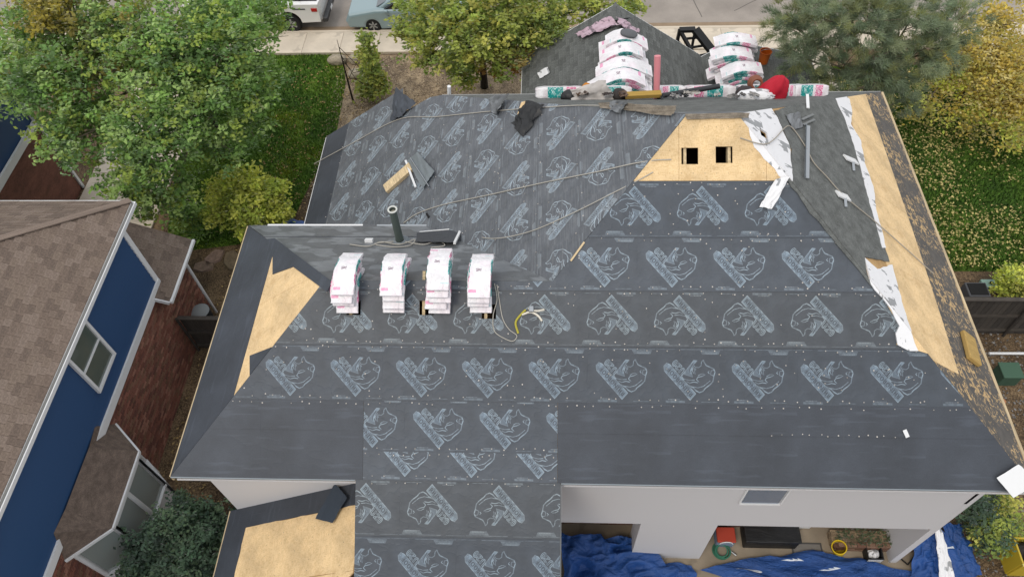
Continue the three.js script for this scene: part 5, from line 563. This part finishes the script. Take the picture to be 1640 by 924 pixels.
tree('yellow_shrub', 'yellow green shrub between the leafy tree and the grey wing roof', 'shrub', [-9.3, 0, -16.2], 1.7, [[390, 290, 1.6, 0.6, 1, GL], [360, 310, 1.3, 0.5, 1, GL], [430, 310, 1.3, 0.5, 1, GL], [395, 335, 1.1, 0.6, 1, GL], [440, 335, 0.8, 0.45, 1, GL], [350, 340, 0.9, 0.5, 1, GL], [400, 365, 0.6, 0.45, 1, GL], [300, 350, 0.8, 0.6, 0.8, G1]], 9000, 0.14, undefined, { r: 0.06, pale: true });
const GM = [[0.31, 0.4, 0.06], [0.4, 0.46, 0.08], [0.52, 0.51, 0.1], [0.22, 0.31, 0.055]], OR = [[0.42, 0.24, 0.06], [0.36, 0.27, 0.06]];
tree('maple_tree', 'broad yellowing green tree beyond the side slope by the street', 'tree', [-2.4, 0, -22.6], 4.6, [[680, 20, 4, 1.0, 1, GM], [740, 15, 4.5, 1.2, 1, GM], [810, 15, 4.5, 1.2, 1, GM], [880, 15, 4, 1.1, 1, GM], [945, 10, 3.5, 0.9, 1, GM], [690, 70, 3.2, 1.0, 1, GM], [750, 75, 3.6, 1.2, 1, GM], [815, 70, 3.4, 1.1, 1, [...GM, ...OR]], [870, 60, 3, 1.0, 1, GM], [800, 95, 2.6, 0.8, 1, [...OR, ...GM]], [740, 110, 2.2, 0.7, 0.9, GM], [650, 45, 3.2, 0.7, 1, GM], [1005, 15, 2.6, 0.7, 1, GM], [850, 35, 4, 1.0, 1, GM]], 22000, 0.15, undefined, { r: 0.15, sp: 0.22 });
tree('sapling', 'slim green sapling in the bare bed beside the lawn', 'sapling', [-7.25, 0, -21.8], 3.2, [[585, 60, 3, 0.25, 1, GM], [588, 85, 2.4, 0.32, 1, GM], [592, 110, 1.6, 0.34, 1, GM], [600, 130, 1.0, 0.4, 1, GM], [590, 140, 0.6, 0.4, 1, GM]], 3000, 0.15, undefined, { r: 0.04 });
const GP = [[0.24, 0.31, 0.18], [0.3, 0.37, 0.22], [0.19, 0.26, 0.14], [0.35, 0.4, 0.22], [0.3, 0.33, 0.12]];
const needleGeo = (() => { const l = []; for (let i = 0; i < 5; i++) { const a = i * 1.26, p = new THREE.BufferGeometry(), x = Math.cos(a), y = Math.sin(a); p.setAttribute('position', new THREE.Float32BufferAttribute([0.03 * y, -0.03 * x, 0, -0.03 * y, 0.03 * x, 0, x * 0.45, y * 0.45, 0.8], 3)); p.setIndex([0, 1, 2]); p.computeVertexNormals(); l.push(p); } return mergeGeometries(l); })();
tree('pine_tree', 'grey green long needled pine behind the stripped hip slope', 'pine tree', [10.2, 0, -19.6], 5.4, [[1270, 40, 5, 0.9, 1, GP], [1320, 30, 5.4, 1.1, 1, GP], [1390, 25, 5.6, 1.2, 1, GP], [1460, 30, 5.2, 1.1, 1, GP], [1530, 35, 4.8, 0.9, 1, GP], [1280, 90, 4.4, 0.8, 1, GP], [1340, 105, 4, 0.8, 0.7, GP], [1400, 90, 4.6, 0.9, 0.7, GP], [1470, 85, 4.4, 1.0, 1, GP], [1400, 130, 3.6, 0.7, 1, GP], [1435, 120, 4, 0.7, 1, GP], [1320, 130, 3.4, 0.5, 0.7, [[0.2, 0.14, 0.07], ...GP]], [1450, 155, 2.8, 0.6, 1, GP], [1510, 75, 4.5, 0.7, 1, GP], [1360, 5, 5.4, 0.9, 1, GP]], 16000, 0.24, undefined, { r: 0.17, needle: true, geo: needleGeo, sp: 0.13, pale: true, spray: 20 });
const YY = [[0.64, 0.49, 0.08], [0.55, 0.45, 0.07], [0.46, 0.43, 0.08], [0.7, 0.6, 0.22]];
tree('yellow_tree', 'golden yellow autumn tree over the dark lawn', 'tree', [14.6, 0, -21.6], 3.6, [[1600, 30, 3, 0.9, 0.8, YY], [1560, 90, 2.4, 0.9, 0.8, YY], [1625, 90, 2.6, 1.0, 0.9, YY], [1590, 140, 2, 0.9, 0.8, YY], [1635, 160, 2, 0.9, 0.9, YY], [1520, 130, 1.6, 0.7, 0.6, [...YY, ...GL]], [1560, 180, 1.2, 0.8, 0.6, [...GL, ...YY]], [1625, 215, 1.2, 0.7, 0.6, [...YY, ...GL]], [1480, 170, 1, 0.6, 0.4, [...GL, ...YY]]], 13000, 0.13, undefined, { r: 0.08, sp: 0.34, pale: true });
const GD = [[0.05, 0.11, 0.055], [0.07, 0.14, 0.07], [0.04, 0.085, 0.05], [0.1, 0.17, 0.08]];
tree('dark_shrub', 'dense dark green shrub below the bay window', 'shrub', [-7.9, 0, -5.0], 2.2, [[280, 850, 1.9, 0.6, 1, GD], [240, 880, 1.7, 0.6, 1, GD], [320, 880, 1.7, 0.6, 1, GD], [285, 915, 1.6, 0.7, 1, GD], [220, 920, 1.4, 0.6, 1, GD], [345, 840, 1.4, 0.5, 1, GD], [300, 820, 1.3, 0.5, 1, GD], [350, 915, 1.2, 0.5, 1, GD]], 14000, 0.1, undefined, { r: 0.07, sp: 0.16 });
tree('corner_shrub', 'green shrub beside the tarps at the house corner', 'shrub', [10.3, 0, -6.9], 1.2, [[1560, 810, 1.0, 0.5, 1, GD], [1600, 820, 0.9, 0.5, 1, GM], [1580, 850, 0.7, 0.5, 1, [...GD, ...GM]], [1610, 860, 0.5, 0.4, 0.8, GM]], 5000, 0.1, undefined, { r: 0.04, sp: 0.18 });
tree('grassy_shrub', 'bright green shrub above the plank fence end', 'shrub', [13.9, 0, -13.7], 0.9, [[1625, 445, 0.8, 0.4, 1, GL], [1640, 465, 0.6, 0.4, 1, GM], [1610, 462, 0.5, 0.3, 1, GL]], 2600, 0.11, undefined, { r: 0.03, sp: 0.18 });
renderer.render(scene, camera);
